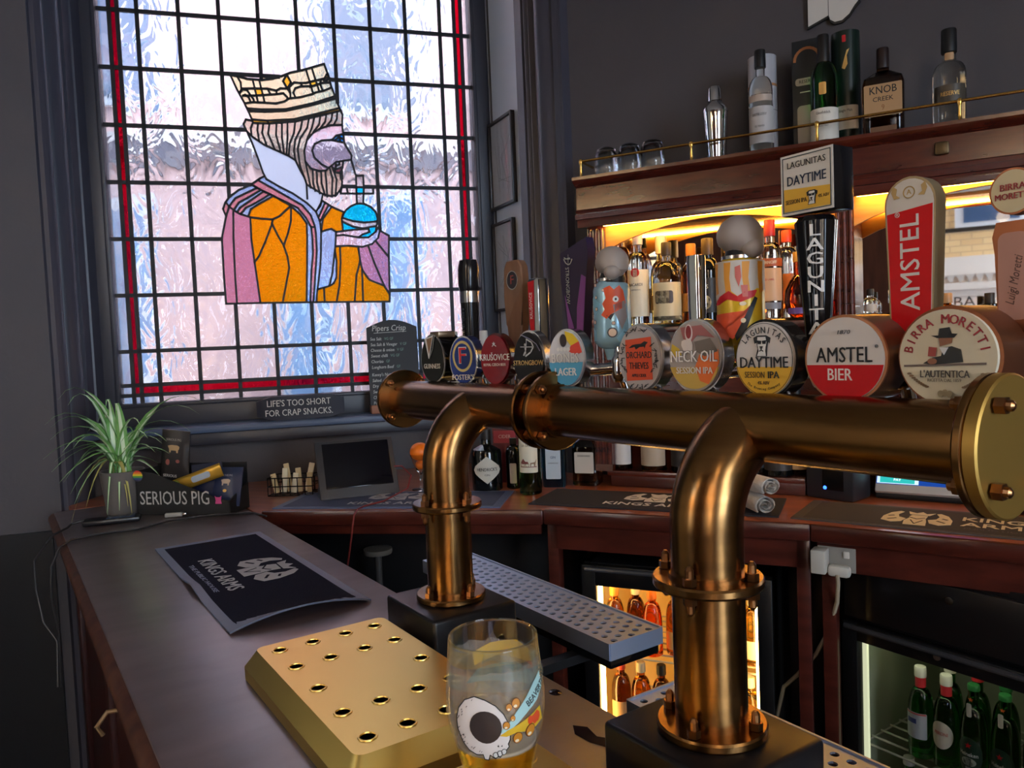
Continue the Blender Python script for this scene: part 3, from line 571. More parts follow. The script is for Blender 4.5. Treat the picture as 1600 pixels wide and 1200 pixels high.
for s, mz, hb in ((S1, 1.3117, 0), (S2, 1.3165, 0)):
    pts = [(s, FT, 1.15), (s, FT, 1.372)] + [(s, FT + .105 - .105 * cos(R(a)), 1.372 + .1055 * sin(R(a))) for a in range(8, 78, 6)]
    obj('standpipe', fo(tube(B(), pts, SR, 48)), bronze_m, font)
    for z in (1.156, mz):
        bm = B(); lathe(bm, [(.036, -.0055), (.058, -.0055), (.0595, -.003), (.0595, .003), (.058, .0055), (.036, .0055)], 48, cx=s, cy=FT, cz=z); obj('pipe_flange', fo(bm), bronze_m, font, .5)
        if z > 1.2: bm = B(); lathe(bm, [(.036, -.009), (.0425, -.009), (.0425, .009), (.036, .009)], 40, cx=s, cy=FT, cz=z); obj('pipe_collar', fo(bm), bronze_m, font, .5)
        for k in range(4):
            a = R(-78 + 90 * k) + (0 if s == S1 else R(8)); bolt((s + .049 * cos(a), FT + .049 * sin(a), z), (0, 0, 1), .012, z > 1.2)
    bm = box(B(), s - .0885, s + .0885, .548, .706, 1.08, 1.15, .006, 3); obj('plinth', fo(bm), mat('plinth_black', (24, 22, 23), .3), font)

# ---------------------------------------------------------------- beer taps along the pipe
TZ = 1.5135
TAPS = []
def tap(s, label, hz=.045, hy=.066):
    hx = .066 * abs(s); t = thing('beer_tap', label, 'beer tap', BAR.m(s * 1.066, PT, TZ), 'beer taps on the bronze pipe'); TAPS.append((t, hx))
    bm = B(); lathe(bm, [(.016, -.022), (.016, -.010), (.010, -.004), (.010, .026), (.012, .032), (.006, .038)], 20, cy=.036); tube(bm, [(0, .036, .022), (hx, hy, .026)], .0095, 16)
    lathe(bm, [(.011, .005), (.014, .012), (.014, .038), (.011, .044), (.009, hz + .012)], 20, cx=hx, cy=hy); tube(bm, [(hx, hy, .02), (hx, hy + .012, -.01), (hx, hy + .02, -.07)], [.008, .007, .006], 12)
    obj('tap_body', bm, chrome_m, t); return t
BY = .010                                              # badge face in front of the pipe axis
def badge(t, outline, depth, body_m, face_m, z, yaw=0, inner=None, rim_m=None):
    """a domed medallion: body behind, face in front; returns the face and the placing matrix for its print"""
    M = FM(0, BY, z - .0015, yaw) @ MX.Scale(1.066, 4)
    g = gpoly(outline, th=depth); g.transform(M @ MX.Translation((0, 0, -depth / 2 - .001))); b = obj('badge', g, body_m, t, .5)
    if rim_m: deco(b, 'badge_rim', gpoly(outline, th=.003), rim_m, M, .0005)
    f = deco(b, 'badge_face', gpoly(inner or [(x * .93, y * .93) for x, y in outline], th=.004), face_m, M, .001)
    return b, M @ MX.Translation((0, 0, .0033))
glossy = lambda c: mat('enamel_' + (c if isinstance(c, str) else '%02x%02x%02x' % c), c, .16, coat=.2, spec=.35)
_layers = {}
def put(b, P, name, g, m, x=0, y=0, rot=0):
    k = _layers[b.name] = _layers.get(b.name, 0) + (1 if name != 'doodle' else 0)
    return deco(b, name, g, m, P @ MX.Translation((x, y, 0)) @ MX.Rotation(rot, 4, 'Z'), .0004 + .00016 * k)
silver = mat('silver_trim', (188, 188, 192), .22, metal=1)

# 1 black stout
t = tap(-1.2395, 'beer tap with black egg badge, cream collar and tall black handle')
o_ = ell(.034, .045, 36, egg=.10); b, P = badge(t, o_, .045, glossy('101012'), glossy('0d0d10'), .047, R(10), rim_m=silver)
put(b, P, 'emblem', gpoly([(-.019, .037), (.006, .042), (-.004, .012), (-.009, .0)]), white); put(b, P, 'emblem', gpoly([(-.013, .036), (.004, .039), (-.004, .016), (-.008, .008)]), flat('8a6a50')); put(b, P, 'emblem', gline([(.010, .040), (.004, .018), (-.007, .001)], .002), silver)
put(b, P, 'lettering', gtext('GUINNESS', .0125, .01, .82), flat('d8cfc0'), 0, -.014)
obj('collar_clip', xf(box(B(), -.016, .02, .012, .05, .086, .098, .003), MX()), mat('clip_metal', (150, 128, 104), .35, metal=.7), t)
bm = B(); y = .066; lathe(bm, [(.012, .05), (.0165, .08), (.0185, .15), (.019, .155)], 24, sx=1, sy=.8, pw=3, cx=-.03, cy=y); h = obj('handle', bm, glossy('1b1a1c'), t)
bm = B(); lathe(bm, [(.0193, .150), (.0197, .155), (.0197, .170), (.0193, .172)], 24, sy=.8, pw=3, cx=-.03, cy=y); obj('handle_band', bm, silver, h)
bm = B(); lathe(bm, [(.0192, .172), (.0215, .185), (.021, .215), (.0175, .231), (.012, .232)], 24, sy=.8, pw=3, cx=-.03, cy=y); obj('handle_head', bm, glossy('17161a'), h)
deco(h, 'lettering', gtext('GUINNESS', .016, .01, .95), silver, FM(-.03, y - .0162, .105, 0, pi / 2), .0005)
# 2 blue oval
t = tap(-1.131, 'beer tap with blue oval badge, red letter in a gold ring, wooden handle')
b, P = badge(t, ell(.0285, .042, 36), .022, glossy('1b2a5c'), glossy('24387c'), .043, R(24), rim_m=silver)
put(b, P, 'emblem', gpoly(ell(.0205, .0265, 32)), mat('gold_ring', (190, 170, 110), .3, metal=.5), 0, .007); put(b, P, 'emblem', gpoly(ell(.0165, .022, 32), th=.0008), glossy('22346f'), 0, .007)
put(b, P, 'lettering', gtext('F', .042, .03, 1, th=.0014), white, 0, .007); put(b, P, 'lettering', gtext('F', .038, .005, 1, th=.002), red, 0, .007); put(b, P, 'lettering', gtext("FOSTER'S", .0125, .01, .9), white, 0, -.029)
copperwood = mat('copper_wood', (126, 92, 70), .4, var=(6, (108, 76, 58)), stretch=(8, 8, .6))
bm = B(); prism(bm, [(-.013, .05), (.013, .05), (.020, .10), (.0245, .17), (.023, .20), (.015, .212), (-.015, .213), (-.023, .20), (-.0245, .17), (-.020, .10)], -.009, .009)
bmesh.ops.bevel(bm, geom=bm.edges[:], offset=.002, segments=1, affect='EDGES'); h = obj('handle', xf(bm, FM(.022, .066, 0, R(8))), copperwood, t)
Q = FM(.022, .066, .178, R(8)) @ MX.Translation((0, 0, .0095)); deco(h, 'emblem', gpoly(ell(.0145, .0165, 28)), silver, Q); deco(h, 'emblem', gpoly(ell(.0128, .0148, 28), th=.0008), flat('2c2830'), Q); deco(h, 'lettering', gtext('F', .022, .02, th=.0014), flat('8c3a34'), Q)
# 3 red oval
t = tap(-1.031, 'beer tap with dark red oval badge and slim chrome handle with red pennant')
b, P = badge(t, ell(.0285, .042, 36), .018, glossy('4a1216'), glossy('7c141e'), .044, R(24))
put(b, P, 'lettering', gtext('KRU\u0160OVICE', .0145, .015, .74), white, 0, .003); put(b, P, 'lettering', gtext('ROYAL CZECH BEER', .0062, .01, .74), flat('e8cfc6'), 0, -.0085); put(b, P, 'emblem', join(gpoly(star(5, .0035, .0015)), gline([(-.003, -.004), (0, -.001), (.004, -.004)], .0012)), white, 0, .025)
h = obj('handle', box(B(), -.030, .0, .055, .079, .05, .176, .004), chrome_m, t)
deco(h, 'pennant', gpoly([(-.011, .05), (.006, .052), (.004, -.02), (.0, -.048), (-.004, -.046), (-.009, -.02)]), red, FM(-.017, .0547, .12), .0003); deco(h, 'lettering', gtext('KRU\u0160OVICE', .0105, .005, .8), white, FM(-.0195, .0547, .13, 0, pi / 2), .001)
# 4 black egg with silver rim
t = tap(-.938, 'beer tap with silver-rimmed black egg badge and purple blade handle')
b, P = badge(t, ell(.0285, .043, 36, egg=.06), .02, silver, glossy('131117'), .044, R(20))
arch = lambda k: join(gline([(-.7 * k, .1 * k), (.9 * k, .05 * k)], .09 * k), gline([(.1 * k, .9 * k), (.75 * k, .55 * k), (.95 * k, .05 * k), (.6 * k, -.5 * k), (-.05 * k, -.9 * k)], .16 * k), gline([(.1 * k, .9 * k), (-.05 * k, -.9 * k)], .06 * k), gpoly(ell(.13 * k, .15 * k, 12, -.1 * k, .32 * k)), gline([(-.1 * k, .1 * k), (-.05 * k, -.35 * k), (-.3 * k, -.8 * k)], .16 * k))
put(b, P, 'emblem', arch(.014), silver, -.003, .017); put(b, P, 'lettering', gtext('STRONGBOW', .0105, .015, .80), flat('c09a5c'), 0, -.006); put(b, P, 'emblem', gline([(-.012, .037), (.004, .030), (.016, .022), (.022, .012)], .0014), flat('7c7484'))
purple = mat('purple_plastic', (128, 70, 142), .3); dpurple = mat('dark_purple', (44, 32, 60), .28)
h = thing_h = obj('handle', xf(prism(B(), [(-.012, .05), (.012, .05), (.029, .205), (.026, .226), (-.028, .206), (-.028, .16)], -.009, .009), FM(-.001, .066, 0, R(10))), dpurple, t)
deco(h, 'blade_inlay', gpoly([(.0, .05), (.011, .05), (.024, .165), (.015, .17), (.004, .12)], [(-.011, .05), (-.003, .05), (-.004, .09), (-.020, .14)]), purple, FM(-.001, .066, 0, R(10)), .0097)
deco(h, 'lettering', gtext('STRONGBOW', .0105, .015, .85), silver, FM(-.014, .064, .155, R(10), -pi / 2), .0105); deco(h, 'emblem', arch(.0095), silver, FM(-.011, .064, .196, R(10), -pi / 2), .0105)
# can handles with skull caps
def can(t, x, m, z0=.058, z1=.155, r=.031):
    bm = B(); lathe(bm, [(.010, z0 - .02), (.014, z0 - .004), (r - .006, z0), (r - .001, z0 + .006), (r, z0 + .014), (r, z1 - .014), (r - .002, z1 - .008), (r - .007, z1 - .003), (r - .008, z1)], 36, cx=x, cy=.066)
    h = obj('handle', bm, m, t); bm = B(); lathe(bm, [(r - .009, z1 - .002), (r - .006, z1 - .001), (r - .006, z1 + .003), (r - .009, z1 + .003)], 36, cx=x, cy=.066); obj('can_rim', bm, silver, h); return h
def skullcap(h, x, z, yaw, s=1):
    bm = B(); bmesh.ops.create_uvsphere(bm, u_segments=24, v_segments=16, radius=1)
    for v in bm.verts:
        c = v.co; f = .86 if c.z < -.55 else 1; jx = .25 * max(0, -c.z) * max(0, c.x); v.co = V((c.x * .0275 * f + jx * .03, c.y * .026 * f, max(c.z, -.8) * .0255 - .010 * max(0, c.x) * max(0, -c.z)))
    bmesh.ops.create_uvsphere(bm, u_segments=16, v_segments=10, radius=1, matrix=MX.Translation((.0195, -.008, -.0165)) @ MX.Diagonal((.0125, .013, .0115, 1)))
    xf(bm, MX.Translation((x, .066, z)) @ MX.Rotation(yaw, 4, 'Z') @ MX.Scale(s, 4)); o = obj('skull_cap', bm, mat('skull_grey', (158, 148, 142), .5), h)
    bm = B(); lathe(bm, [(.018, -.012), (.020, 0), (.016, .012)], 20, cx=x, cy=.066, cz=z - .026 * s); obj('neck_ring', bm, black_m, h)
def blob(cx, cy, r, n=10, a=.25, sd=1):
    rd_ = random.Random(sd); return [(cx + r * (1 + a * (rd_.random() - .5) * 2) * cos(2 * pi * i / n), cy + r * (1 + a * (rd_.random() - .5) * 2) * sin(2 * pi * i / n)) for i in range(n)]
# 5 lager with blue can
t = tap(-.847, 'beer tap with white and blue badge, pale blue can handle and skull cap')
b, P = badge(t, ell(.0305, .041, 40), .022, silver, glossy('cfcfd2'), .0445, R(18)); P = P @ MX.Diagonal((0.95, 0.95, 1, 1))
put(b, P, 'emblem', gpoly(ell(.030, .040, 40, 0, 0, -.06, -.006)), flat('4a9cc0')); put(b, P, 'emblem', gpoly([(.0, .040), (.014, .035), (.024, .024), (.010, .018), (.002, .028)]), flat('d8b826')); put(b, P, 'emblem', gpoly([(.010, .018), (.024, .024), (.029, .008), (.018, .004), (.006, .010)]), flat('d23a2a')); put(b, P, 'emblem', gpoly(ell(.006, .0095, 20)), flat('2a2226'), -.003, .026)
for k in range(4): put(b, P, 'emblem', gpoly(ell(.003, .003, 10)), white, -.012 + .006 * k, .013)
put(b, P, 'lettering', gtext('BONES', .020, .045, .78), flat('2a2a2e'), 0, -.0005); put(b, P, 'lettering', gtext('BONES', .020, .01, .78, th=.0012), white, 0, -.0005); put(b, P, 'lettering', gtext('LAGER', .016, .02, .8, th=.0012), white, 0, -.0205)
h = can(t, -.015, mat('can_blue', (150, 190, 208), .25, metal=.25), r=.0275); skullcap(h, -.012, .181, R(-20), .95); Wp = wrap(.0275, -.015, .066, 0, R(22))
for nm, g, m in (('can_print', gpoly(blob(-.02, .12, .012, 9, .3, 2), blob(-.025, .075, .011, 9, .3, 3), blob(.03, .07, .01, 8, .3, 5)), flat('7fb4cc')), ('can_print', gpoly([(.0, .142), (.01, .146), (.016, .14), (.024, .146), (.03, .138), (.034, .12), (.026, .112), (.018, .108), (.01, .104), (.004, .098), (-.004, .104), (.002, .112), (-.002, .12), (.004, .128)]), flat('d2502a')),
                 ('can_print', gpoly([(.014, .118), (.032, .124), (.036, .10), (.026, .082), (.02, .098), (.016, .106)]), flat('8c8486')), ('can_print', gpoly([(.004, .103), (.016, .106), (.010, .096)]), flat('2a2a30'))): deco(h, nm, g, m, Wp, .0003 if 'b4cc' in m.name else .0006)
for x, y, r in ((-.014, .148, .003), (-.013, .13, .0026), (-.013, .113, .003), (-.018, .094, .0034), (.012, .078, .0075), (.014, .0915, .003), (.0, .14, .0022)): deco(h, 'can_print', gpoly(ell(r, r, 14, x, y)), flat('4a4a52'), Wp, .0007); deco(h, 'can_print', gpoly(ell(r * .75, r * .75, 14, x, y)), flat('e2c8b4'), Wp, .001)
deco(h, 'can_print', gpoly(ell(.0042, .0045, 14, .018, .126)), white, Wp, .001); deco(h, 'can_print', gpoly(ell(.0015, .0018, 10, .018, .126)), inkm, Wp, .0014)
# 6 cider
t = tap(-.700, 'beer tap with doodled grey badge, orange square and running fox, plain chrome handle')
b, P = badge(t, ell(.0345, .0425, 40), .024, silver, glossy('b2aaa8'), .0435, R(10)); P = P @ MX.Diagonal((0.95, 0.95, 1, 1))
put(b, P, 'emblem', gpoly([(-.021, .024), (.020, .027), (.021, -.028), (-.020, -.030)]), flat('cf4a26'))
put(b, P, 'emblem', gpoly([(-.016, .013), (-.010, .017), (-.004, .018), (.004, .0185), (.010, .0215), (.0155, .020), (.012, .017), (.010, .012), (.009, .0145), (.002, .014), (-.004, .011), (-.006, .0145), (-.010, .0135)]), inkm)
for l, y, sz in (('ORCHARD', .0035, .0125), ('THIEVES', -.0105, .0125), ('APPLE CIDER', -.023, .0058)): put(b, P, 'lettering', gtext(l, sz, .035, .68), inkm, 0, y)
rd_ = random.Random(4)
for k in range(30):
    a = 2 * pi * k / 30; rr = .0245 if abs(cos(a)) > .5 else .033; x, y = rr * 1.12 * cos(a), rr * 1.15 * sin(a)
    if abs(x) < .0215 and abs(y) < .030: continue
    put(b, P, 'doodle', gline([(0, 0), (.003 * rd_.uniform(-1, 1), .004), (.004 * rd_.uniform(-1, 1), .001), (.002, -.003)], .0009), inkm, x, y, rd_.uniform(0, 6))
bm = B(); lathe(bm, [(.0075, .05), (.0105, .07), (.0118, .165), (.011, .172), (.006, .173)], 20, sy=.8, pw=3.5, cx=.004, cy=.066); obj('handle', bm, chrome_m, t)
# 7 session ale
t = tap(-.610, 'beer tap with grey and orange badge, yellow can handle and skull cap')
b, P = badge(t, ell(.0362, .0430, 40), .022, silver, glossy('a49a94'), .0445, R(10)); P = P @ MX.Diagonal((0.93, 0.93, 1, 1))
put(b, P, 'emblem', gpoly(ell(.0365, .040, 40, 0, 0, -.06, -.013)), flat('c2a04a')); put(b, P, 'emblem', gpoly([(.008, .002), (.034, .008), (.035, -.008), (.020, -.034), (.008, -.030), (.002, -.012)]), flat('d86a28')); put(b, P, 'emblem', gpoly([(-.018, .036), (.012, .038), (.030, .022), (.006, .026), (-.004, .016), (-.014, .022)]), flat('9a5a58'))
put(b, P, 'emblem', gpoly(ell(.0055, .0105, 20)), flat('d8c8c4'), -.006, .029); put(b, P, 'emblem', gpoly(ell(.0038, .008, 20), th=.001), flat('86282c'), -.006, .030); put(b, P, 'emblem', gpoly([(.002, .018), (.024, .022), (.034, .006), (.016, .0), (.004, .006)]), flat('6a6058')); put(b, P, 'emblem', gpoly(blob(-.008, .014, .009, 10, .35, 8)), flat('cfc4bc')); put(b, P, 'emblem', gpoly([(-.030, .016), (-.020, .010), (-.016, .0), (-.033, .0)]), flat('c8a62e'))
put(b, P, 'lettering', gtext('NECK OIL', .0195, .04, .76), flat('38322e')); put(b, P, 'lettering', gtext('NECK OIL', .0195, .012, .76, th=.0012), flat('e8e2dc'), 0, -.0005); put(b, P, 'lettering', gtext('SESSION IPA', .0115, .015, .82, th=.001), flat('ddd6c8'), .001, -.0175)
h = can(t, -.016, mat('can_yellow', (214, 176, 40), .28, metal=.1), z1=.16, r=.0285); skullcap(h, -.015, .187, R(15), 1.02); Wp = wrap(.0285, -.016, .066, 0, R(20))
deco(h, 'can_print', gpoly([(-.062, .156), (.062, .156), (.062, .118), (.03, .122), (.01, .11), (-.004, .122), (-.02, .112), (-.062, .1)]), flat('c8c2ba'), Wp, .0003)
for x in (-.048, -.026, -.006, .016, .036): deco(h, 'can_print', gpoly([(x - .004, .154), (x + .005, .154), (x + .003, .135), (x + .005, .118), (x - .002, .116), (x - .004, .135)]), flat('dc9630'), Wp, .0006)
deco(h, 'can_print', gpoly([(-.03, .104), (-.018, .114), (-.004, .12), (.006, .113), (.014, .118), (.03, .12), (.026, .112), (.01, .106), (-.006, .11), (-.02, .104)]), red, Wp, .0008); deco(h, 'can_print', gpoly([(-.03, .092), (.022, .096), (.028, .108), (.012, .078), (.0, .062), (-.016, .07), (-.03, .066)]), flat('d8502c'), Wp, .0008)
deco(h, 'can_print', gpoly([(.026, .112), (.03, .11), (.014, .07), (.004, .06), (.002, .066)]), inkm, Wp, .001); deco(h, 'can_print', gpoly([(.004, .148), (.010, .150), (.011, .136), (.008, .124), (.004, .136)], [(.010, .126), (.018, .126), (.018, .112), (.012, .112)]), flat('c86a60'), Wp, .0009); deco(h, 'can_print', gpoly(ell(.004, .0025, 14, .012, .104), ell(.0022, .0022, 10, -.012, .07), ell(.003, .003, 10, .012, .084)), flat('e8d8b8'), Wp, .001)
# dog emblem
def dog(b, P, x, y, k):
    pc = lambda pts: [(a * k, c * k) for a, c in pts]
    put(b, P, 'emblem', gpoly(pc([(-.9, .75), (-.5, .95), (.4, .95), (.85, .7), (.75, .2), (.6, .35), (.5, -.3), (.45, -1), (-.7, -1), (-.5, -.3), (-.6, .3), (-.8, .2)])), inkm, x, y)
    put(b, P, 'emblem', gpoly(pc([(-.45, .8), (.35, .8), (.45, .3), (.35, -.1), (.3, -.5), (.35, -.95), (-.55, -.95), (-.35, -.5), (-.45, 0), (-.5, .4)]), th=.001), white, x, y)
    put(b, P, 'emblem', join(gpoly(pc([(-.5, .5), (-.05, .45), (-.1, .15), (-.4, .15)]), pc([(.02, .45), (.45, .5), (.38, .15), (.08, .15)]), pc([(-.25, -.05), (.1, -.05), (0, -.3), (-.15, -.3)]), th=.0016), gline(pc([(-.25, -.5), (-.08, -.38), (.1, -.5)]), .08 * k, th=.0016), gline(pc([(-.08, -.3), (-.08, -.4)]), .07 * k, th=.0016)), inkm, x, y)
# 8 day ale
t = tap(-.514, 'beer tap with dog in sunglasses badge, fluted black handle under square sign')
b, P = badge(t, ell(.0358, .0415, 44), .026, glossy('1c1a1a'), glossy('d6d0cc'), .0405, R(6)); P = P @ MX.Diagonal((0.9, 0.9, 1, 1))
put(b, P, 'emblem', gpoly(ell(.0372, .0423, 44, 0, 0, -.06, -.009)), flat('d8a82a')); put(b, P, 'emblem', gline(ell(.0362, .0412, 44), .0006, True), inkm)
put(b, P, 'lettering', garc('LAGUNITAS', .0105, .031, -52, 52, .0, .8), inkm, 0, .002); dog(b, P, -.001, .0155, .0125)
put(b, P, 'lettering', gtext('DAYTIME', .0185, .03, .82), inkm, 0, -.0045); put(b, P, 'lettering', gtext('SESSION', .0105, .0, .68), flat('4a3818'), -.0115, -.0185); put(b, P, 'lettering', gtext('IPA', .0115, .05, .9), inkm, .0125, -.0185); put(b, P, 'lettering', gtext('4% ABV', .0058, .02, .8), flat('4a3818'), 0, -.0275); put(b, P, 'lettering', garc('The Brewing Company', .004, .0345, 215, 145, .0, .9, True), flat('4a3818'))
bm = B(); prof = [(.0125, .05), (.014, .075), (.0175, .12), (.0202, .16), (.022, .188), (.018, .194)]
for i, (r, z) in enumerate(prof): pass
lathe(bm, prof, 48, cx=-.006, cy=.066)
for v in bm.verts:
    d = v.co - V((-.006, .066, v.co.z)); a = atan2(d.y, d.x)
    if d.length > .001: v.co = V((-.006, .066, v.co.z)) + d * (1 + .035 * cos(a * 12))
h = obj('handle', bm, glossy('141214'), t)
for k, ch in enumerate('LAGUNITAS'): deco(h, 'lettering', gtext(ch, .0185, .06, 1.3), flat('d8d4d0'), wrap(lambda v, k=k: .0218 - .00095 * k, -.006, .066, .1765 - k * .0152, R(30)), .0014)
bx = obj('top_sign', box(B(), -.037, .029, .048, .084, .197, .264, .0015), glossy('151314'), t); Q = FM(-.004, .048, .2305)
deco(bx, 'sign_face', gpoly([(-.0325, -.033), (.0325, -.033), (.0325, .033), (-.0325, .033)]), flat('d8d6d2'), Q, .0003); deco(bx, 'sign_print', gpoly([(-.0285, -.029), (.0285, -.029), (.0285, -.008), (-.0285, -.004)]), flat('dcae3c'), Q, .0007); deco(bx, 'sign_print', gline([(-.0295, -.030), (.0295, -.030), (.0295, .030), (-.0295, .030)], .0009, True), flat('2c4048'), Q, .0009)
deco(bx, 'lettering', gtext('LAGUNITAS', .0098, 0, .92), inkm, Q @ MX.Translation((0, .021, 0)), .001); deco(bx, 'lettering', gtext('DAYTIME', .0148, .03, .80), flat('1c2c44'), Q @ MX.Translation((0, .0035, 0)), .0012); deco(bx, 'lettering', gtext('SESSION IPA', .0068, .02, .72), flat('4a3818'), Q @ MX.Translation((-.013, -.019, 0)), .0012); deco(bx, 'lettering', gtext('4% ABV', .005, 0, .8), flat('4a3818'), Q @ MX.Translation((.021, -.018, 0)), .0012); dog(bx, Q @ MX.Translation((0, 0, .001)), .0075, -.0175, .0078)
# 9 red and white lager
copper = mat('copper_body', (150, 92, 62), .28, metal=.8, var=(9, (120, 70, 44))); barrel_m = mat('barrel_brown', (112, 72, 50), .3, coat=.3, var=(8, (88, 54, 38)))
t = tap(-.4235, 'beer tap with white and red barrel badge, tall red paddle handle')
b, P = badge(t, ell(.0415, .0415, 48), .062, barrel_m, glossy('d4cfcc'), .0400, R(2), inner=ell(.0390, .0390, 48), rim_m=mat('barrel_rim', (176, 120, 84), .3, metal=.5)); P = P @ MX.Diagonal((0.875, 0.875, 1, 1))
put(b, P, 'emblem', gpoly(ell(.0443, .0443, 48, 0, 0, -.06, -.0065)), glossy('c4101c')); put(b, P, 'lettering', gtext('AMSTEL', .0235, .018, .78), inkm, 0, .0035); put(b, P, 'lettering', gtext('BIER', .0185, .03, .82), flat('e2d8d2'), -.005, -.0175); put(b, P, 'lettering', gtext('1870', .0062, .02, 1.3, .2), flat('4a4a4e'), 0, .0285); put(b, P, 'lettering', gtext('\u00ae', .005), inkm, .037, .0125)
pad = [(-.018, .055), (.018, .055), (.0215, .075), (.0255, .19)] + [(.0255 * cos(R(a)), .19 + .0255 * sin(R(a))) for a in range(15, 180, 15)] + [(-.0255, .19), (-.0215, .075)]
bm = prism(B(), pad, -.011, .008); h = obj('handle', xf(bm, FM(.013, .066, 0)), mat('paddle_edge', (170, 148, 112), .3, metal=.6), t); Q = FM(.013, .066, 0) @ MX.Translation((0, 0, .0083))
pin = [(x * .93, .125 + (y - .125) * .975) for x, y in pad]; deco(h, 'handle_face', gpoly(pin), flat('d4d0ca'), Q, .0); deco(h, 'handle_face', gpoly([(-.0165, .0575), (.0165, .0575), (.0195, .075), (.0228, .186), (-.0228, .181), (-.0195, .075)]), glossy('d2121a'), Q, .0005)
deco(h, 'lettering', gtext('AMSTEL', .0275, .012, .98), flat('dcd8d4'), Q @ MX.Translation((.001, .131, 0)) @ MX.Rotation(pi / 2, 4, 'Z'), .001); deco(h, 'lettering', gtext('\u00ae', .007), white, Q @ MX.Translation((-.012, .179, 0)), .001)
deco(h, 'emblem', join(gline(ell(.0055, .0055, 20), .001, True), gtext('A', .007, .02), gpoly([(.009, -.004), (.013, -.001), (.012, .005), (.016, .008), (.018, .002), (.015, -.005)], [(-.009, -.004), (-.013, -.001), (-.012, .005), (-.016, .008), (-.018, .002), (-.015, -.005)])), flat('b89a62'), Q @ MX.Translation((0, .200, 0)), .0008)
# 10 Italian lager
t = tap(-.330, 'beer tap with cream badge of man in hat, copper handle, round top')
b, P = badge(t, ell(.0430, .0430, 48), .058, copper, glossy('d6ceb6'), .0410, R(0), inner=ell(.0400, .0400, 48)); P = P @ MX.Diagonal((0.887, 0.887, 1, 1))
put(b, P, 'lettering', garc('BIRRA MORETTI', .0125, .0355, -78, 78, .045, .92), flat('98242c')); put(b, P, 'emblem', gpoly([(-.040, -.0095), (.036, -.0075), (.036, -.0055), (-.040, -.0075)]), flat('6e6058'))
put(b, P, 'emblem', gpoly([(-.021, -.006), (-.012, -.0005), (-.004, .001), (-.002, .009), (.006, .010), (.014, .007), (.016, -.005), (-.012, -.0075)]), flat('262828')); put(b, P, 'emblem', gpoly([(-.005, .010), (.006, .013), (.007, .019), (.001, .021), (-.006, .018)]), flat('8a5a40')); put(b, P, 'emblem', gpoly([(-.013, .0205), (-.006, .0205), (-.005, .027), (.004, .028), (.006, .022), (.011, .0215), (.008, .018), (-.007, .018)], th=.001), inkm)
put(b, P, 'emblem', gpoly([(-.016, .001), (-.009, .0005), (-.008, .009), (-.015, .010)], th=.001), flat('a0443c')); put(b, P, 'emblem', gpoly([(-.005, .009), (.003, .009), (-.001, .002)], th=.001), white); put(b, P, 'emblem', gpoly(ell(.0045, .003, 14, -.012, -.004)), flat('8a5a40'))
put(b, P, 'lettering', gtext("L'AUTENTICA", .0098, .03, .76), flat('38302c'), -.001, -.0165); put(b, P, 'lettering', gtext('RICETTA DAL 1859', .0044, .01, .85), flat('7a6e62'), -.001, -.0222)
for s_ in (-1, 1): put(b, P, 'emblem', join(*[gpoly(ell(.0022, .0011, 8, s_ * (.034 - .0021 * k), -.016 - .0022 * k + .00008 * k * k)) for k in range(9)]), flat('7a6248'))
put(b, P, 'emblem', join(*[gpoly(ell(.0028, .0034, 10, .004 * k, -.034 + abs(k) * -.001)) for k in (-1, 0, 1)]), flat('a0906e'))
bm = prism(B(), [(-.0125, .055), (.0125, .055), (.0155, .13), (.0175, .145), (.014, .158), (-.014, .158), (-.0175, .145), (-.0155, .13)], -.010, .008); h = obj('handle', xf(bm, FM(.012, .066, 0)), copper, t); Q = FM(.012, .066, 0) @ MX.Translation((0, 0, .0083))
deco(h, 'handle_face', gpoly(rrect(-.0125, .0125, .07, .148, .007)), mat('rose_copper', (164, 122, 110), .4, metal=.3), Q, .0002); deco(h, 'lettering', gtext('Luigi Moretti', .0105, 0, .8, .3), flat('5a3c34'), Q @ MX.Translation((.001, .105, 0)) @ MX.Rotation(R(80), 4, 'Z'), .0008)
bm = B(); g = gpoly(ell(.0195, .0205, 36), th=.016); obj('handle_top', xf(g, FM(.012, .066, .184)), copper, h); Q = FM(.012, .066, .184) @ MX.Translation((0, 0, .0083)); deco(h, 'handle_face', gpoly(ell(.0178, .0188, 36)), glossy('d2c6a2'), Q, .0); deco(h, 'lettering', gtext('BIRRA', .0082, .045, .95), flat('98242c'), Q @ MX.Translation((0, .0035, 0)), .001); deco(h, 'lettering', gtext('MORETTI', .0078, .045, .9), flat('98242c'), Q @ MX.Translation((0, -.0045, 0)), .001)

for t, hx in TAPS:
    for o in t.children:
        if o.name.startswith(('handle', 'top_sign')): o.location.x = hx

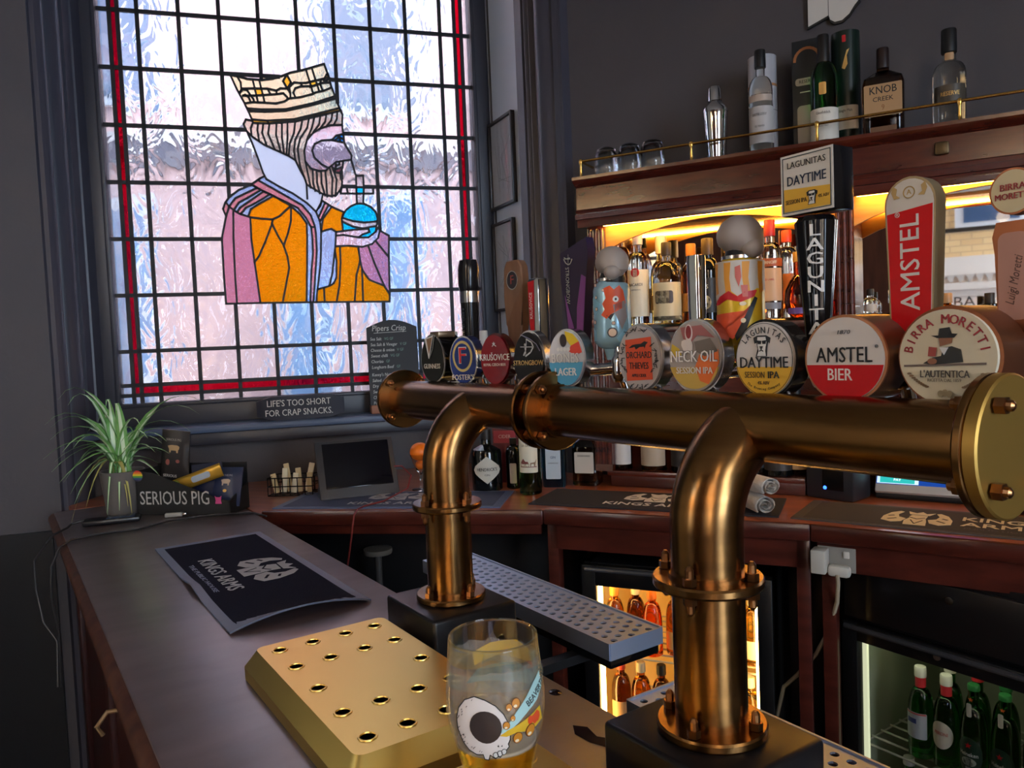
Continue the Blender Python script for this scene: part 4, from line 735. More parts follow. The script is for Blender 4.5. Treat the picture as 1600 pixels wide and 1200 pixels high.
# ---------------------------------------------------------------- trays, mat and glass on the bar
def gold_tray(s0, s1, t0, t1, label):
    t = thing('drip_tray', label, 'drip tray', BAR.m((s0 + s1) / 2, (t0 + t1) / 2, 1.08), 'brass drip trays on the bar')
    L, Wd = (s1 - s0) / 2, (t1 - t0) / 2; H = []
    for i, x in enumerate((-.167, -.09, -.0, .088, .165)):
        for k, y in enumerate((-.078, -.026, .028, .078)):
            if i == 2 and k in (1, 2): continue
            H.append((x * L / .2, y * Wd / .107, .0096))
    obj('top_plate', holed(B(), rrect(-L, L, -Wd, Wd, .014), H, .038, .045), gold_m, t, .4)
    bm = B()
    for x, y, r in H: lathe(bm, [(r * .96, -.0005), (r * 1.28, -.0005), (r * 1.22, .0012), (r * 1.02, .0012), (r * .96, -.0005)], 20, cx=x, cy=y, cz=.0452)
    obj('hole_rim', bm, gold_m, t)['kind'] = 'stuff'
    bm = B(); a = rrect(-L, L, -Wd, Wd, .014); c = rrect(-L - .018, L + .018, -Wd - .016, Wd + .016, .016); n = len(a)
    for (p, z), (q, zz) in (((a, .0449), (c, .018)), ((c, .018), (c, .0))):
        va = [bm.verts.new((x, y, z)) for x, y in p]; vb = [bm.verts.new((x, y, zz)) for x, y in q]
        for i in range(n): bm.faces.new((va[i], va[(i + 1) % n], vb[(i + 1) % n], vb[i]))
    bmesh.ops.remove_doubles(bm, verts=bm.verts, dist=1e-6); obj('sloped_side', bm, gold_m, t, .5)
    obj('dark_pan', box(B(), -L, L, -Wd, Wd, .004, .012), black_m, t)
gold_tray(-1.205, -.803, .31, .525, 'brass drip tray with rimmed holes beside the near edge of the far plinth')
gold_tray(-.715, -.313, .275, .487, 'brass drip tray under the pint glass, mostly below the frame')
def steel_tray(s0, s1, t0, t1, z, label):
    t = thing('drip_grid', label, 'drip tray', BAR.m((s0 + s1) / 2, (t0 + t1) / 2, z), 'steel drip grids behind the bar')
    L, Wd = (s1 - s0) / 2, (t1 - t0) / 2; H = []
    nx = int(L * 2 / .0245)
    for k in range(5):
        for i in range(nx):
            x = -L + .016 + (i + .5 * (k % 2)) * .0245; y = -Wd + .02 + k * (2 * Wd - .04) / 4
            if x < L - .012: H.append((x, y, .0064))
    obj('top_plate', holed(B(), rrect(-L, L, -Wd, Wd, .003, 2), H, -.003, 0), steel_m, t, .4)
    bm = B(); 
    for y in (-Wd, Wd): box(bm, -L, L, y - .002, y + .002, -.026, .003)
    for x in (-L, L): box(bm, x - .002, x + .002, -Wd, Wd, -.026, .003)
    obj('rolled_edge', bm, steel_m, t)
    obj('pan', box(B(), -L + .004, L - .004, -Wd + .004, Wd - .004, -.044, -.022, .003), gloss_black_m, t)
    for x in (-L * .7, L * .7): obj('bracket', box(B(), x - .012, x + .012, .62 - (t0 + t1) / 2, 0, -.06, -.044), black_m, t)
steel_tray(-1.62, -.955, .818, .938, 1.075, 'perforated steel drip grid hung level with the bar, between the pipe columns')
steel_tray(-.885, -.20, .79, .92, 1.015, 'perforated steel drip grid hung lower, passing behind the near plinth')
# bar runner
def crest(sx, sy):
    s = []
    for k in (-1, 1):
        s.append([(k * .50, -.28), (k * .50, .02), (k * .42, .34), (k * .30, .50), (k * .24, .46), (k * .30, .24), (k * .27, .04), (k * .16, -.06), (k * .20, -.30), (k * .34, -.40)])
    s.append([(-.15, -.50), (.17, -.50), (.15, -.2), (.12, .02), (.13, .24), (-.10, .26), (-.13, .10), (-.12, .0), (-.17, -.2)])
    s.append([(-.14, .30), (.15, .28), (.22, .50), (.10, .40), (.03, .54), (-.05, .42), (-.18, .52)])
    return [[(x * sx, y * sy) for x, y in p][::(1 if q != 1 else -1)] for q, p in enumerate(s)]
nap = mat('runner_nap', (25, 27, 46), .95, bump=(220, .3, .002), spec=.15); runner_edge = mat('runner_edge', (108, 119, 146), .5); logo_m = mat('runner_print', (176, 178, 186), .8)
def runner(name, label, M, L, Wd, sag, edge, printm, cr, texts, napm):
    """rubber bar runner: bent slab with a napped field and printed house crest; cr = crest x, y, width, height; texts = (words, x, y, width, height)"""
    t = thing(name, label, 'bar mat', M, 'printed bar runners')
    def bend(bm, n=14):
        for ax, h in ((0, L), (1, Wd)):
            for i in range(1, n): bmesh.ops.bisect_plane(bm, geom=bm.verts[:] + bm.edges[:] + bm.faces[:], plane_co=(-h + 2 * h * i / n if ax == 0 else 0, -h + 2 * h * i / n if ax else 0, 0), plane_no=(1 - ax, ax, 0), dist=1e-6)
        for v in bm.verts: v.co.z += sag(v.co.x / L, v.co.y / Wd)
        return bm
    obj('rubber_base', bend(box(B(), -L, L, -Wd, Wd, .0005, .004)), edge, t)
    obj('nap_field', bend(box(B(), -L * .93, L * .93, -Wd * .86, Wd * .86, .003, .0047)), napm, t)
    def lay(nm, g, m, x, y, z):
        g.transform(MX.Translation((x, y, 0))); bend(g)
        for v in g.verts: v.co.z += z
        obj(nm, g, m, t)
    lay('emblem', gpoly(*crest(cr[2], cr[3]), th=.0006), printm, cr[0], cr[1], .0052)
    w_, h_ = cr[2], cr[3]
    lay('emblem', join(gline([(-.12 * w_, .06 * h_), (0, -.06 * h_), (.10 * w_, .05 * h_)], .004, th=.0006), gline([(-.08 * w_, -.15 * h_), (.0, -.42 * h_), (.09 * w_, -.15 * h_)], .003, th=.0006), *[gline([(k * .40 * w_, -.2 * h_), (k * .30 * w_, -.1 * h_)], .006, th=.0006) for k in (-1, 1)], *[gline([(k * .42 * w_, .05 * h_), (k * .36 * w_, .1 * h_)], .006, th=.0006) for k in (-1, 1)]), napm, cr[0], cr[1], .0057)
    for body, x, y, wd, ht in texts:
        g = gtext(body, .03, .03, 1, th=.0006); xs_ = [v.co.x for v in g.verts]; ys_ = [v.co.y for v in g.verts]
        g.transform(MX.Translation((-(max(xs_) + min(xs_)) / 2, -(max(ys_) + min(ys_)) / 2, 0))); g.transform(MX.Diagonal((wd / (max(xs_) - min(xs_)), ht / (max(ys_) - min(ys_)), 1, 1))); lay('lettering', g, printm if ht > .016 else edge, x, y, .0052)
    return t
def curl(x, y): return .022 * max(0, (x - .78) / .22) ** 2 * (1 - y * y * .9) + .012 * math.exp(-((x - .15) / .16) ** 2) * max(0, (-y - .7) / .3)
runner('bar_runner', 'dark bar runner with grey border on the near bar, one end curled up', BAR.m(-1.80, .459, 1.08), .385, .136, curl, runner_edge, logo_m, (.01, .037, .20, .115), (('KINGS ARMS', -.02, -.058, .30, .034), ('THE PUBLIC HOUSE', -.01, -.097, .26, .011)), nap)
flat_ = lambda x, y: 0
bm_nap = mat('runner_nap_dark', (44, 42, 46), .9); bright = mat('runner_print_bright', (216, 212, 206), .8)
runner('bar_runner', 'bar runner on the back counter under the tablet, left run of counter', FONE.m(.38, .15, 1.08), .375, .13, flat_, mat('runner_edge_blue', (84, 100, 134), .4), logo_m, (.0, .04, .20, .11), (('KINGS ARMS', .0, -.065, .28, .034),), mat('runner_nap_blue', (66, 76, 104), .7))
runner('bar_runner', 'bar runner on the middle run of the back counter, between the bronze columns', FTWO.m(.30, .168, 1.08), .37, .125, flat_, bm_nap, bright, (.0, .035, .20, .115), (('KINGS ARMS', .0, -.06, .29, .036),), bm_nap)
runner('bar_runner', 'bar runner on the right run of the back counter, in front of the till screen', FTHR.m(.34, .155, 1.08), .40, .125, flat_, mat('runner_edge_dark', (74, 68, 66), .7), mat('runner_print_warm', (214, 200, 170), .8), (-.11, -.01, .16, .15), (('KINGS', .07, .03, .16, .042), ('ARMS', .07, -.03, .16, .042), ('PUBLIC HOUSE', .075, -.075, .15, .012)), mat('runner_nap_warm', (64, 58, 55), .9))

# pint glass
GS, GT, GZ = -.611, .378, 1.1255
pint = thing('pint_glass', 'part-drunk pint of pale beer in a printed glass with a white skull', 'pint glass', BAR.m(GS, GT, GZ) @ MX.Rotation(R(56 - 2), 4, 'Z'))
PK = 1.125
gp = [(r_, z_ * PK) for r_, z_ in [(.0300, 0), (.0312, .004), (.0312, .012), (.0318, .03), (.0345, .05), (.0395, .068), (.0445, .083), (.0473, .098), (.0472, .113), (.0455, .13), (.0436, .148), (.0428, .158), (.0424, .1605)]]
def grad(z):
    for (r0, z0), (r1, z1) in zip(gp, gp[1:]):
        if z <= z1: return r0 + (r1 - r0) * (z - z0) / (z1 - z0)
    return gp[-1][0]
th_ = .0018
prof = gp + [(.0416, .1608 * PK), (.0410, .159 * PK)] + [(r - th_, z) for r, z in reversed(gp[2:-1])] + [(.0285, .0075), (0, .0065)]
bm = lathe(B(), [(0, .001)] + prof, 64); obj('glass', bm, leaded('pint_glass_clear', (252, 252, 250), 1, .0, tr=.6, dim=1), pint, 1.2)
bz = .0795
bp = [(0, .0066), (.0284, .0076)] + [(r - th_ + .0002, z) for r, z in gp[3:6] if z < bz] + [(grad(bz) - th_ + .0002, bz), (0, bz)]
beer_m = mat('pale_beer', (252, 196, 56), .0, trans=1, ior=1.33); bm = lathe(B(), bp, 48); obj('beer', bm, beer_m, pint, 1.2)
fm = bpy.data.materials.new('foam_film'); fm.use_nodes = True; t_ = fm.node_tree; bs = t_.nodes['Principled BSDF']; bs.inputs['Base Color'].default_value = lin((236, 228, 220)); bs.inputs['Roughness'].default_value = .7
co = t_.nodes.new('ShaderNodeTexCoord'); n1 = t_.nodes.new('ShaderNodeTexNoise'); n1.inputs['Scale'].default_value = 55; n1.inputs['Detail'].default_value = 6; mr = t_.nodes.new('ShaderNodeMapRange'); mr.inputs[1].default_value = .3; mr.inputs[2].default_value = .75; mr.inputs[3].default_value = .10; mr.inputs[4].default_value = .27
t_.links.new(co.outputs['Object'], n1.inputs['Vector']); t_.links.new(n1.outputs[0], mr.inputs[0]); t_.links.new(mr.outputs[0], bs.inputs['Alpha'])
bm = B(); n = 48; zz = [bz - .002 + (.162 - bz) * i / 12 for i in range(13)]; rings = []
for i, z in enumerate(zz): rings.append([bm.verts.new(((grad(z) - th_ - .0004) * cos(2 * pi * j / n), (grad(z) - th_ - .0004) * sin(2 * pi * j / n), z + (random.uniform(-.002, .003) if i == 12 else 0))) for j in range(n)])
for a, b_ in zip(rings, rings[1:]):
    for j in range(n): bm.faces.new((a[j], a[(j + 1) % n], b_[(j + 1) % n], b_[j]))
obj('foam_film', bm, fm, pint, 1.2)
lathe_ = B(); lathe(lathe_, [(0, bz + .0003), (grad(bz) - th_ - .0006, bz + .0003), (grad(bz) - th_ - .0006, bz + .003), (.03, bz + .0022), (0, bz + .002)], 40); obj('foam', lathe_, mat('beer_foam', (226, 212, 196), .8), pint, 1.2)
Wg = wrap(lambda v: grad(v + .0), 0, 0, 0, 0, .006); Wg.step = (.009, .007)
def Wp2(u, v, w_):
    v = v + .009; r = grad(v); a = u / .0465; return V(((r + w_) * sin(a), -(r + w_) * cos(a), v))
Wp2.step = (.008, .007)
def pr(name, polys, m, lift, lines=False, wd=.0008): deco(pint, name, join(*[gline(p, wd, True) for p in polys]) if lines else gpoly(*polys), m, Wp2, lift)
sk = [(-.036, .108), (-.033, .118), (-.026, .127), (-.016, .1315), (-.006, .129), (.003, .124), (.010, .116), (.014, .107), (.0155, .098), (.0155, .091), (.0135, .087), (.0145, .084), (.012, .081), (.011, .0785), (.008, .077), (.006, .0735), (.004, .075), (.001, .0725), (-.001, .074), (-.004, .0765), (-.006, .071), (-.010, .0715), (-.011, .0765), (-.018, .0755), (-.026, .079), (-.032, .087), (-.0355, .097)]
pr('skull_print', [sk], flat('e0d8d4'), .0004); pr('skull_print', [sk], inkm, .0007, True)
pr('skull_print', [[(-.0185 + .0 + .0145 * cos(a) * 1.0 + .012, .104 + .0145 * sin(a) * 1.05) for a in [2 * pi * i / 24 for i in range(24)]]], flat('3a302e'), .0009)
pr('skull_print', [[(.0035, .0855), (.0045, .0875), (.005, .085)], [(.007, .0855), (.008, .087), (.008, .085)]], inkm, .0009)
for x in (.0095, .0055, .0015): pr('skull_print', [ell(.0024, .003, 12, x, .0795 - (.0095 - x) * .35)], white, .0010); pr('skull_print', [ell(.0024, .003, 12, x, .0795 - (.0095 - x) * .35)], inkm, .0012, True, .0005)
rd_ = random.Random(3)
for k in range(26):
    a = rd_.uniform(1.9, 4.6); rr_ = rd_.uniform(.022, .027); x, y = -.0095 + rr_ * cos(a), .103 + rr_ * sin(a); pr('skull_print', [[(x, y), (x + .0008, y + .001)]], inkm, .0008, True, .0004)
pr('stream_print', [[(.004, .0985), (.013, .105), (.022, .116), (.034, .127), (.044, .136), (.056, .142), (.058, .128), (.046, .119), (.034, .113), (.024, .106), (.013, .0985)]], flat('a8cfcf'), .0006); pr('stream_print', [[(.006, .096), (.013, .1005), (.026, .105), (.036, .108), (.050, .112), (.054, .098), (.044, .095), (.034, .094), (.022, .097), (.012, .0945)]], flat('d8b030'), .0008)
pr('stream_print', [blob(.043, .1035, .0052, 10, .35, 5), blob(.036, .104, .0036, 9, .4, 6)], flat('d8502c'), .0011)
for x, y, r in ((.012, .1055, .0032), (.0215, .124, .0042), (.015, .1215, .003), (.018, .111, .0024), (.0225, .0915, .0048), (.036, .0945, .0056)):
    pr('stream_print', [ell(r, r * 1.15, 16, x, y)], flat('6a3c14'), .0013); pr('stream_print', [ell(r * .85, r, 16, x, y)], flat('c8842a'), .0016); pr('stream_print', [ell(r * .4, r * .3, 10, x - r * .2, y - r * .5)], flat('f0e0c0'), .0019)
deco(pint, 'lettering', gtext('BEAVERTOWN', .0085, .03, .8), flat('3c4444'), lambda u, v, w_: Wp2(u * .93 + .047 + v * .1, v + .1235 + u * .45, w_), .0009) if False else None
g = gtext('BEAVERTOWN', .0085, .03, .8); g.transform(MX.Translation((.053, .1295, 0)) @ MX.Rotation(R(28), 4, 'Z')); deco(pint, 'lettering', g, flat('3c4444'), Wp2, .001)
# print on the far side of the glass
off = pi * .0465 * .93
pr('stream_print', [[(-.030 + off, .143), (-.012 + off, .150), (.016 + off, .146), (.036 + off, .138), (.034 + off, .124), (.010 + off, .132), (-.018 + off, .130), (-.032 + off, .132)]], flat('ecc020'), .0004); pr('stream_print', [[(-.034 + off, .140), (-.018 + off, .146), (.010 + off, .147), (.018 + off, .139), (.0 + off, .136), (-.02 + off, .131), (-.04 + off, .122)]], flat('e8481c'), .0008); pr('stream_print', [[(-.044 + off, .150), (-.030 + off, .140), (-.034 + off, .120), (-.010 + off, .126), (.030 + off, .120), (.044 + off, .108), (.0 + off, .104), (-.036 + off, .108)]], flat('8cc8cc'), .0003)
g = gtext('GAMMA RAY', .010, .03, .9); g.transform(MX.Translation((off - .014, .135, 0)) @ MX.Rotation(R(24), 4, 'Z')); deco(pint, 'lettering', g, flat('e8d0c0'), Wp2, .0012)
# ---------------------------------------------------------------- mirrored back bar cabinet
cab = thing('back_bar_cabinet', 'mahogany back bar cabinet with lit arched alcoves, mirrors and brass gallery rail', 'cabinet', BACK.m(.7, 0, 1.08))
def cb(bm): return xf(bm, MX.Translation((-.7, 0, -1.08)))
X1 = 2.3
def extr(pts, x0, x1):                                  # profile in (y, z) run along x
    b = prism(B(), pts, x0, x1); return xf(b, MX(((0, 0, 1, 0), (1, 0, 0, 0), (0, 1, 0, 0), (0, 0, 0, 1))))
for r0, r1, ry in ((0, .63, -.03), (.63, X1, .085)): obj('riser', cb(box(B(), r0, r1, ry, ry + .03, 1.081, 1.125, .002)), darkwood_m, cab); obj('riser_shelf', cb(box(B(), r0 - .01, r1, ry - .008, .16, 1.118, 1.136, .003)), wood_m, cab)
crown = [(.18, 1.965), (-.085, 1.965), (-.092, 1.975), (-.112, 1.985), (-.115, 2.000), (-.105, 2.004), (-.108, 2.014), (-.100, 2.018), (-.098, 2.090), (-.110, 2.096), (-.125, 2.104), (-.132, 2.110), (-.132, 2.120), (.18, 2.120)]
obj('cornice', cb(extr(crown, -.062, X1)), wood_m, cab, .35)
for x0, x1 in ((-.045, .017), (.73, .78), (1.50, 1.55), (2.25, 2.3)):
    obj('pilaster', cb(box(B(), x0, x1, -.055, .14, 1.136 if x0 < .7 else 1.30, 1.965)), wood_m, cab)
    for k in range(3): w_ = (x1 - x0) / 3; obj('pilaster_reed', cb(tube(B(), [(x0 + w_ * (k + .5), -.055, 1.16 if x0 < .7 else 1.31), (x0 + w_ * (k + .5), -.055, 1.955)], w_ * .36, 10)), wood_m, cab)
obj('back_panel', cb(box(B(), -.045, X1, .145, .175, 1.136, 2.0)), darkwood_m, cab)
for a, b in ((.017, .73), (.78, 1.50), (1.55, 2.25)):
    obj('mirror', cb(box(B(), a, b, .137, .144, 1.63, 1.96)), mirror_m, cab); obj('lower_panel', cb(box(B(), a, b, .06 if a < .7 else .135, .075 if a < .7 else .144, 1.136, 1.60)), wood_m, cab)
    n = 14; lo = [(a + (b - a) * i / n, 1.882 + .074 * sin(pi * i / n) ** .8) for i in range(n + 1)]
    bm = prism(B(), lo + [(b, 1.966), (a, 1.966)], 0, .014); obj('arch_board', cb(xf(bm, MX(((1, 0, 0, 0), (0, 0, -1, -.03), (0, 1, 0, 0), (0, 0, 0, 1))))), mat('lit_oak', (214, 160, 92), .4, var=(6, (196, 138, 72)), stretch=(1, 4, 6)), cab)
    obj('shelf', cb(box(B(), a, b, -.045, .137, 1.60, 1.618, .002)), darkwood_m, cab); obj('glass_shelf', cb(box(B(), a + .002, b - .002, -.04, .135, 1.6185, 1.6255)), mat('glass_shelf', (190, 225, 200), .02, trans=1), cab)
led_m = mat('led_strip', (255, 186, 76), .5, emit=60)
for a, b in ((.02, .72), (.79, 1.49), (1.56, 2.24)):
    obj('led_strip', cb(box(B(), a, b, -.076, -.066, 1.9605, 1.9645)), led_m, cab)
obj('catch', cb(box(B(), .985, 1.02, -.112, -.098, 2.04, 2.075, .006)), mat('dull_brass', (96, 78, 52), .4, metal=.7), cab)
obj('light_lip', cb(box(B(), -.058, X1, -.108, -.094, 1.957, 1.985, .002)), wood_m, cab); led_in = mat('led_strip_inner', (255, 190, 84), .5, emit=55)
for a, b in ((.02, .72), (.79, 1.49), (1.56, 2.24)): obj('led_strip', cb(box(B(), a, b, -.029, -.021, 1.9585, 1.9645)), led_in, cab)
# gallery rail
rail = thing('gallery_rail', 'thin brass gallery rail on posts along the top of the back bar', 'rail', BACK.m(.6, -.09, 2.12))
obj('rail', xf(tube(B(), [(-.045, .11, 2.178), (-.045, .0, 2.178), (2.2, 0, 2.178)], .0042, 10), MX.Translation((-.6, 0, -2.12))), brass_m, rail)
for x in (-.045, .325, .69, 1.045, 1.40): obj('post', lathe(B(), [(.007, 0), (.007, .003), (.004, .008), (.0048, .02), (.0038, .045), (.006, .05), (.007, .057), (.0055, .064), (0, .067)], 14, cx=x - .6), brass_m, rail)

# ---------------------------------------------------------------- bottles
def shoulder(r, h, rn, hn, H, base=.004):
    p = [(0, 0), (r - base, 0), (r, base), (r, h)]
    for i in range(1, 7): a = pi / 2 * i / 6; p.append((rn + (r - rn) * cos(a), h + (hn - h) * sin(a)))
    return p + [(rn, H)]
def bottle(M, label, prof, gm, cap=None, lab=(), group=None, sx=1, sy=1, pw=2, n=28, name='bottle', cat='bottle'):
    """lathed bottle; cap (r, z0, z1, mat); lab entries (z0, z1, halfwidth, mat, [(text, z, size, mat, sx)])"""
    t = thing(name, label, cat, M, group); obj('glass_body', lathe(B(), prof + ([(0, prof[-1][1])] if prof[-1][0] else []), n, sx, sy, pw), gm, t)
    if cap: r, z0, z1, m = cap; obj('cap', lathe(B(), [(0, z0), (r, z0), (r * 1.02, z0 + .004), (r, z1 - .003), (r * .92, z1), (0, z1)], 20), m, t)
    def rad(z):
        for (r0, a), (r1, b) in zip(prof, prof[1:]):
            if a <= z <= b and b > a: return r0 + (r1 - r0) * (z - a) / (b - a)
        return prof[3][0]
    for z0, z1, hw, m, tx in lab:
        zc = (z0 + z1) / 2; r = max(rad(z0), rad(zc), rad(z1)) * (sy if pw == 2 else sy)
        if pw == 2 and sx == sy: pl = wrap(r + .0004)
        else: pl = FM(0, -r - .0006, 0)
        shp = m[1] if isinstance(m, tuple) else rrect(-hw, hw, z0, z1, min(.004, (z1 - z0) * .2)); mm = m[0] if isinstance(m, tuple) else m
        lo = deco(t, 'label', gpoly(shp), mm, pl, .0002)
        for body, z, sz, tm, sxx in tx:
            g = gtext(body, sz, .02, sxx); g.transform(MX.Translation((0, z, 0))); deco(lo, 'lettering', g, tm, pl, .0006)
    return t
G = lambda nm, c, r=.0: mat('glass_' + nm, c, r, trans=1, ior=1.46)
clearg = G('clear', (248, 250, 248)); greeng = G('green', (44, 150, 62)); amberg = G('amber', (196, 110, 30)); goldg = G('gold', (236, 190, 90)); bluegl = G('blue', (90, 190, 235)); oliveg = G('olive', (90, 120, 40)); darkg = mat('dark_glass', (10, 12, 12), .06, spec=.6); brownliq = G('brown', (120, 56, 20)); orangeg = G('orange', (240, 90, 20))
kraft = flat('b08a62'); paper = flat('d9d3c6'); grey_l = flat('b4b2b0'); gt = flat('55504a')
TOP = 2.12
# upturned tumblers on the top shelf
tum = thing('tumbler', 'upturned clear tumbler on the back bar top, nearest the rail end', 'glass', BACK.m(.012, .0, TOP), 'upturned tumblers')
prof = [(.0385, 0), (.0395, .002), (.0395, .05), (.0375, .085), (.032, .105), (.020, .112), (0, .112), (0, .100), (.022, .098), (.034, .08), (.037, .05), (.037, .002)]
bm = lathe(B(), prof, 36); obj('glass', bm, mat('tumbler_glass', (240, 246, 250), .0, trans=1, bump=(45, .5, .004)), tum)
dup(tum, BACK.m(.094, 0, TOP), 'upturned clear tumbler, middle of the three on the back bar top'); dup(tum, BACK.m(.173, 0, TOP), 'upturned clear tumbler, the one closest to the cocktail shaker')
sh = thing('cocktail_shaker', 'steel cocktail shaker standing on the back bar top', 'shaker', BACK.m(.381, 0, TOP))
obj('beaker', lathe(B(), [(0, 0), (.0255, 0), (.027, .004), (.037, .14), (.0385, .158), (.0385, .164), (0, .164)], 36), chrome_m, sh); obj('strainer', lathe(B(), [(0, .164), (.0405, .164), (.0405, .172), (.036, .182), (.023, .196), (.0205, .20), (0, .20)], 36), chrome_m, sh); obj('cap', lathe(B(), [(0, .2), (.0225, .2), (.021, .235), (.017, .245), (0, .247)], 30), chrome_m, sh)
tb_ = thing('bottle_tube', 'tall pale grey gift tube behind the clear whisky bottle', 'tube', BACK.m(.513, .085, TOP)); obj('tube', lathe(B(), [(0, 0), (.0435, 0), (.0435, .332), (0, .332)], 36), mat('tube_paper', (176, 174, 178), .35), tb_)
for z, h_, m in ((.0, .02, flat('8a8a90')), (.235, .008, flat('b07848')), (.16, .002, flat('7a7a80'))): deco(tb_, 'printed_band', gpoly([(-.07, z), (.07, z), (.07, z + h_), (-.07, z + h_)]), m, wrap(.0437), .0004)
deco(tb_, 'lettering', xf(gtext('SINGLE MALT', .011, .01, .9), MX.Translation((-.01, .20, 0))), gt, wrap(.0437), .0005)
bottle(BACK.m(.523, -.01, TOP), 'clear whisky bottle with black stopper in front of the grey tube', shoulder(.0355, .20, .0135, .245, .285), clearg, (.0165, .272, .325, black_m), [(.04, .15, .055, flat('b9b4b2'), [('DISTILLERY', .125, .011, gt, .8), ('12 YEARS', .09, .008, gt, .9)]), (.165, .185, .045, flat('b8a596'), [])], 'spirits on the back bar top')
bx_ = thing('bottle_box', 'dark printed bottle carton with an orange arch, left of the green bottle', 'box', BACK.m(.652, .075, TOP)); obj('carton', box(B(), -.043, .043, -.04, .04, 0, .345, .001), flat('242628'), bx_)
Q = FM(0, -.0402, 0); deco(bx_, 'printed_arch', gline([(-.035 * cos(R(a)), .285 + .035 * sin(R(a))) for a in range(0, 181, 15)], .008), flat('a8683c'), Q, .0003); deco(bx_, 'printed_panel', gpoly(rrect(-.034, .034, .21, .232, .008), rrect(-.030, .030, .03, .15, .012)), flat('b3aa9e'), Q, .0003); deco(bx_, 'lettering', xf(gtext('RESERVE', .014, .03, .9), MX.Translation((0, .221, 0))), inkm, Q, .0006); deco(bx_, 'printed_panel', gline([(-.02, .19), (.02, .19)], .003), paper, Q, .0003)
bottle(BACK.m(.703, -.012, TOP), 'green triangular whisky bottle with cream label behind the rail post', shoulder(.038, .19, .0135, .252, .30), greeng, (.0162, .25, .33, flat('1a1614')), [(.02, .112, .06, paper, [('Glenfiddich', .098, .011, gt, .8), ('SINGLE MALT', .06, .006, gt, .8)]), (.15, .185, .01, gold_p, [])], 'spirits on the back bar top')
tb_ = thing('bottle_tube', 'dark green gift tube beside the green whisky bottle', 'tube', BACK.m(.757, .075, TOP)); obj('tube', lathe(B(), [(0, 0), (.04, 0), (.04, .35), (0, .35)], 36), mat('tube_green', (18, 34, 26), .3), tb_)
deco(tb_, 'label', gpoly(rrect(-.04, .04, .06, .13, .004)), paper, wrap(.0402), .0003); deco(tb_, 'lettering', xf(gtext('Single Malt', .011, .01, .8), MX.Translation((0, .115, 0))), gt, wrap(.0402), .0007); deco(tb_, 'emblem', gpoly([(-.008, .24), (.0, .27), (.006, .29), (.014, .295), (.006, .275), (.008, .25), (.0, .235)]), gold_p, wrap(.0402), .0003); deco(tb_, 'emblem', gpoly(rrect(-.006, .004, .315, .335, .002)), red, wrap(.0402), .0003)
t = bottle(BACK.m(.86, 0, TOP), 'flat-shouldered whiskey bottle with big tan label and dark wax stopper', [(0, 0), (.05, 0), (.054, .005), (.055, .16), (.05, .178), (.03, .19), (.017, .197), (.015, .21), (.015, .22)], brownliq, (.0165, .205, .262, flat('241412')), [(.065, .155, .049, kraft, [('KNOB', .137, .03, inkm, .85), ('CREEK', .112, .018, inkm, 1.0), ('9', .088, .022, flat('8a5a30'), .8)]), (.022, .036, .034, flat('6a4a34'), [])], 'spirits on the back bar top', 1, .62, 4)
bottle(BACK.m(1.025, 0, TOP), 'clear patterned whiskey bottle with tall black stopper, last along the rail', shoulder(.041, .155, .0165, .19, .225), G('pale', (240, 238, 225)), (.0195, .215, .278, black_m), [(.07, .12, .045, flat('4a4238'), [('RESERVE', .095, .016, gold_p, .8)]), (.192, .212, .012, kraft, [])], 'spirits on the back bar top', n=36)
sg = thing('wall_sign', 'white cut-out sign on the dark wall above the back bar', 'sign', BACK.m(.72, .198, 2.55))
for pts in ([(-.082, -.002), (-.02, .02), (-.02, .3), (-.082, .3)], [(-.018, .02), (-.014, .006), (.0, -.004), (.022, -.003), (.044, .012), (.06, .035), (.075, .05), (.075, .3), (-.018, .3)]):
    g = gpoly(pts, th=.012); obj('sign_board', xf(g, FM(0, -.006, 0)), flat('26221f'), sg); deco(sg, 'sign_face', gpoly([(x * .96, y + .007) for x, y in pts]), flat('c9c4bd'), FM(0, -.0122, 0), .0003)
# bottles in the lit alcoves
SH = 1.6257; grp = 'bottles in the lit alcove'
bottle(BACK.m(.012 + .035, .02, SH), 'slim clear bottle with black cap beside the left pilaster, half hidden by a skull cap', shoulder(.033, .20, .0125, .27, .30), clearg, (.0145, .288, .325, black_m), [(.05, .14, .045, paper, [])], grp)
bottle(BACK.m(.113, -.005, SH), 'clear rum bottle with white cap and red roundel label', shoulder(.0355, .205, .0145, .245, .275), clearg, (.0175, .27, .325, flat('cfcac4')), [(.03, .185, .052, flat('e2dac2'), [('BACARDI', .135, .014, inkm, .82), ('CARTA BLANCA', .118, .005, gt, .9)]), (.155, .185, .0155, (red, ell(.015, .015, 20, 0, .175)), [])], grp)
bottle(BACK.m(.172, .06, SH), 'amber bottle with tall cream cap between the rum bottles', shoulder(.036, .16, .0135, .215, .26), goldg, (.0175, .24, .30, cream), [(.05, .10, .045, flat('d8b060'), [])], grp)
t = bottle(BACK.m(.212, -.01, SH), 'clear rum jug bottle with two loop handles and cream label', shoulder(.0465, .13, .0145, .205, .25), clearg, (.0165, .225, .268, flat('2c2420')), [(.012, .135, .068, flat('dccfa8'), [('KRAKEN', .088, .011, cream, .85)]), (.067, .108, .032, (flat('4a3a30'), rrect(-.032, .032, .067, .108, .008)), [('KRAKEN', .088, .011, cream, .85)]), (.012, .026, .066, inkm, [])], grp)
for s in (-1, 1): obj('loop_handle', tube(B(), [(s * (.034 + .014 * cos(R(a)) - .004), 0, .178 + .02 * sin(R(a))) for a in range(0, 360, 30)], .0055, 10, closed=True), clearg, t)
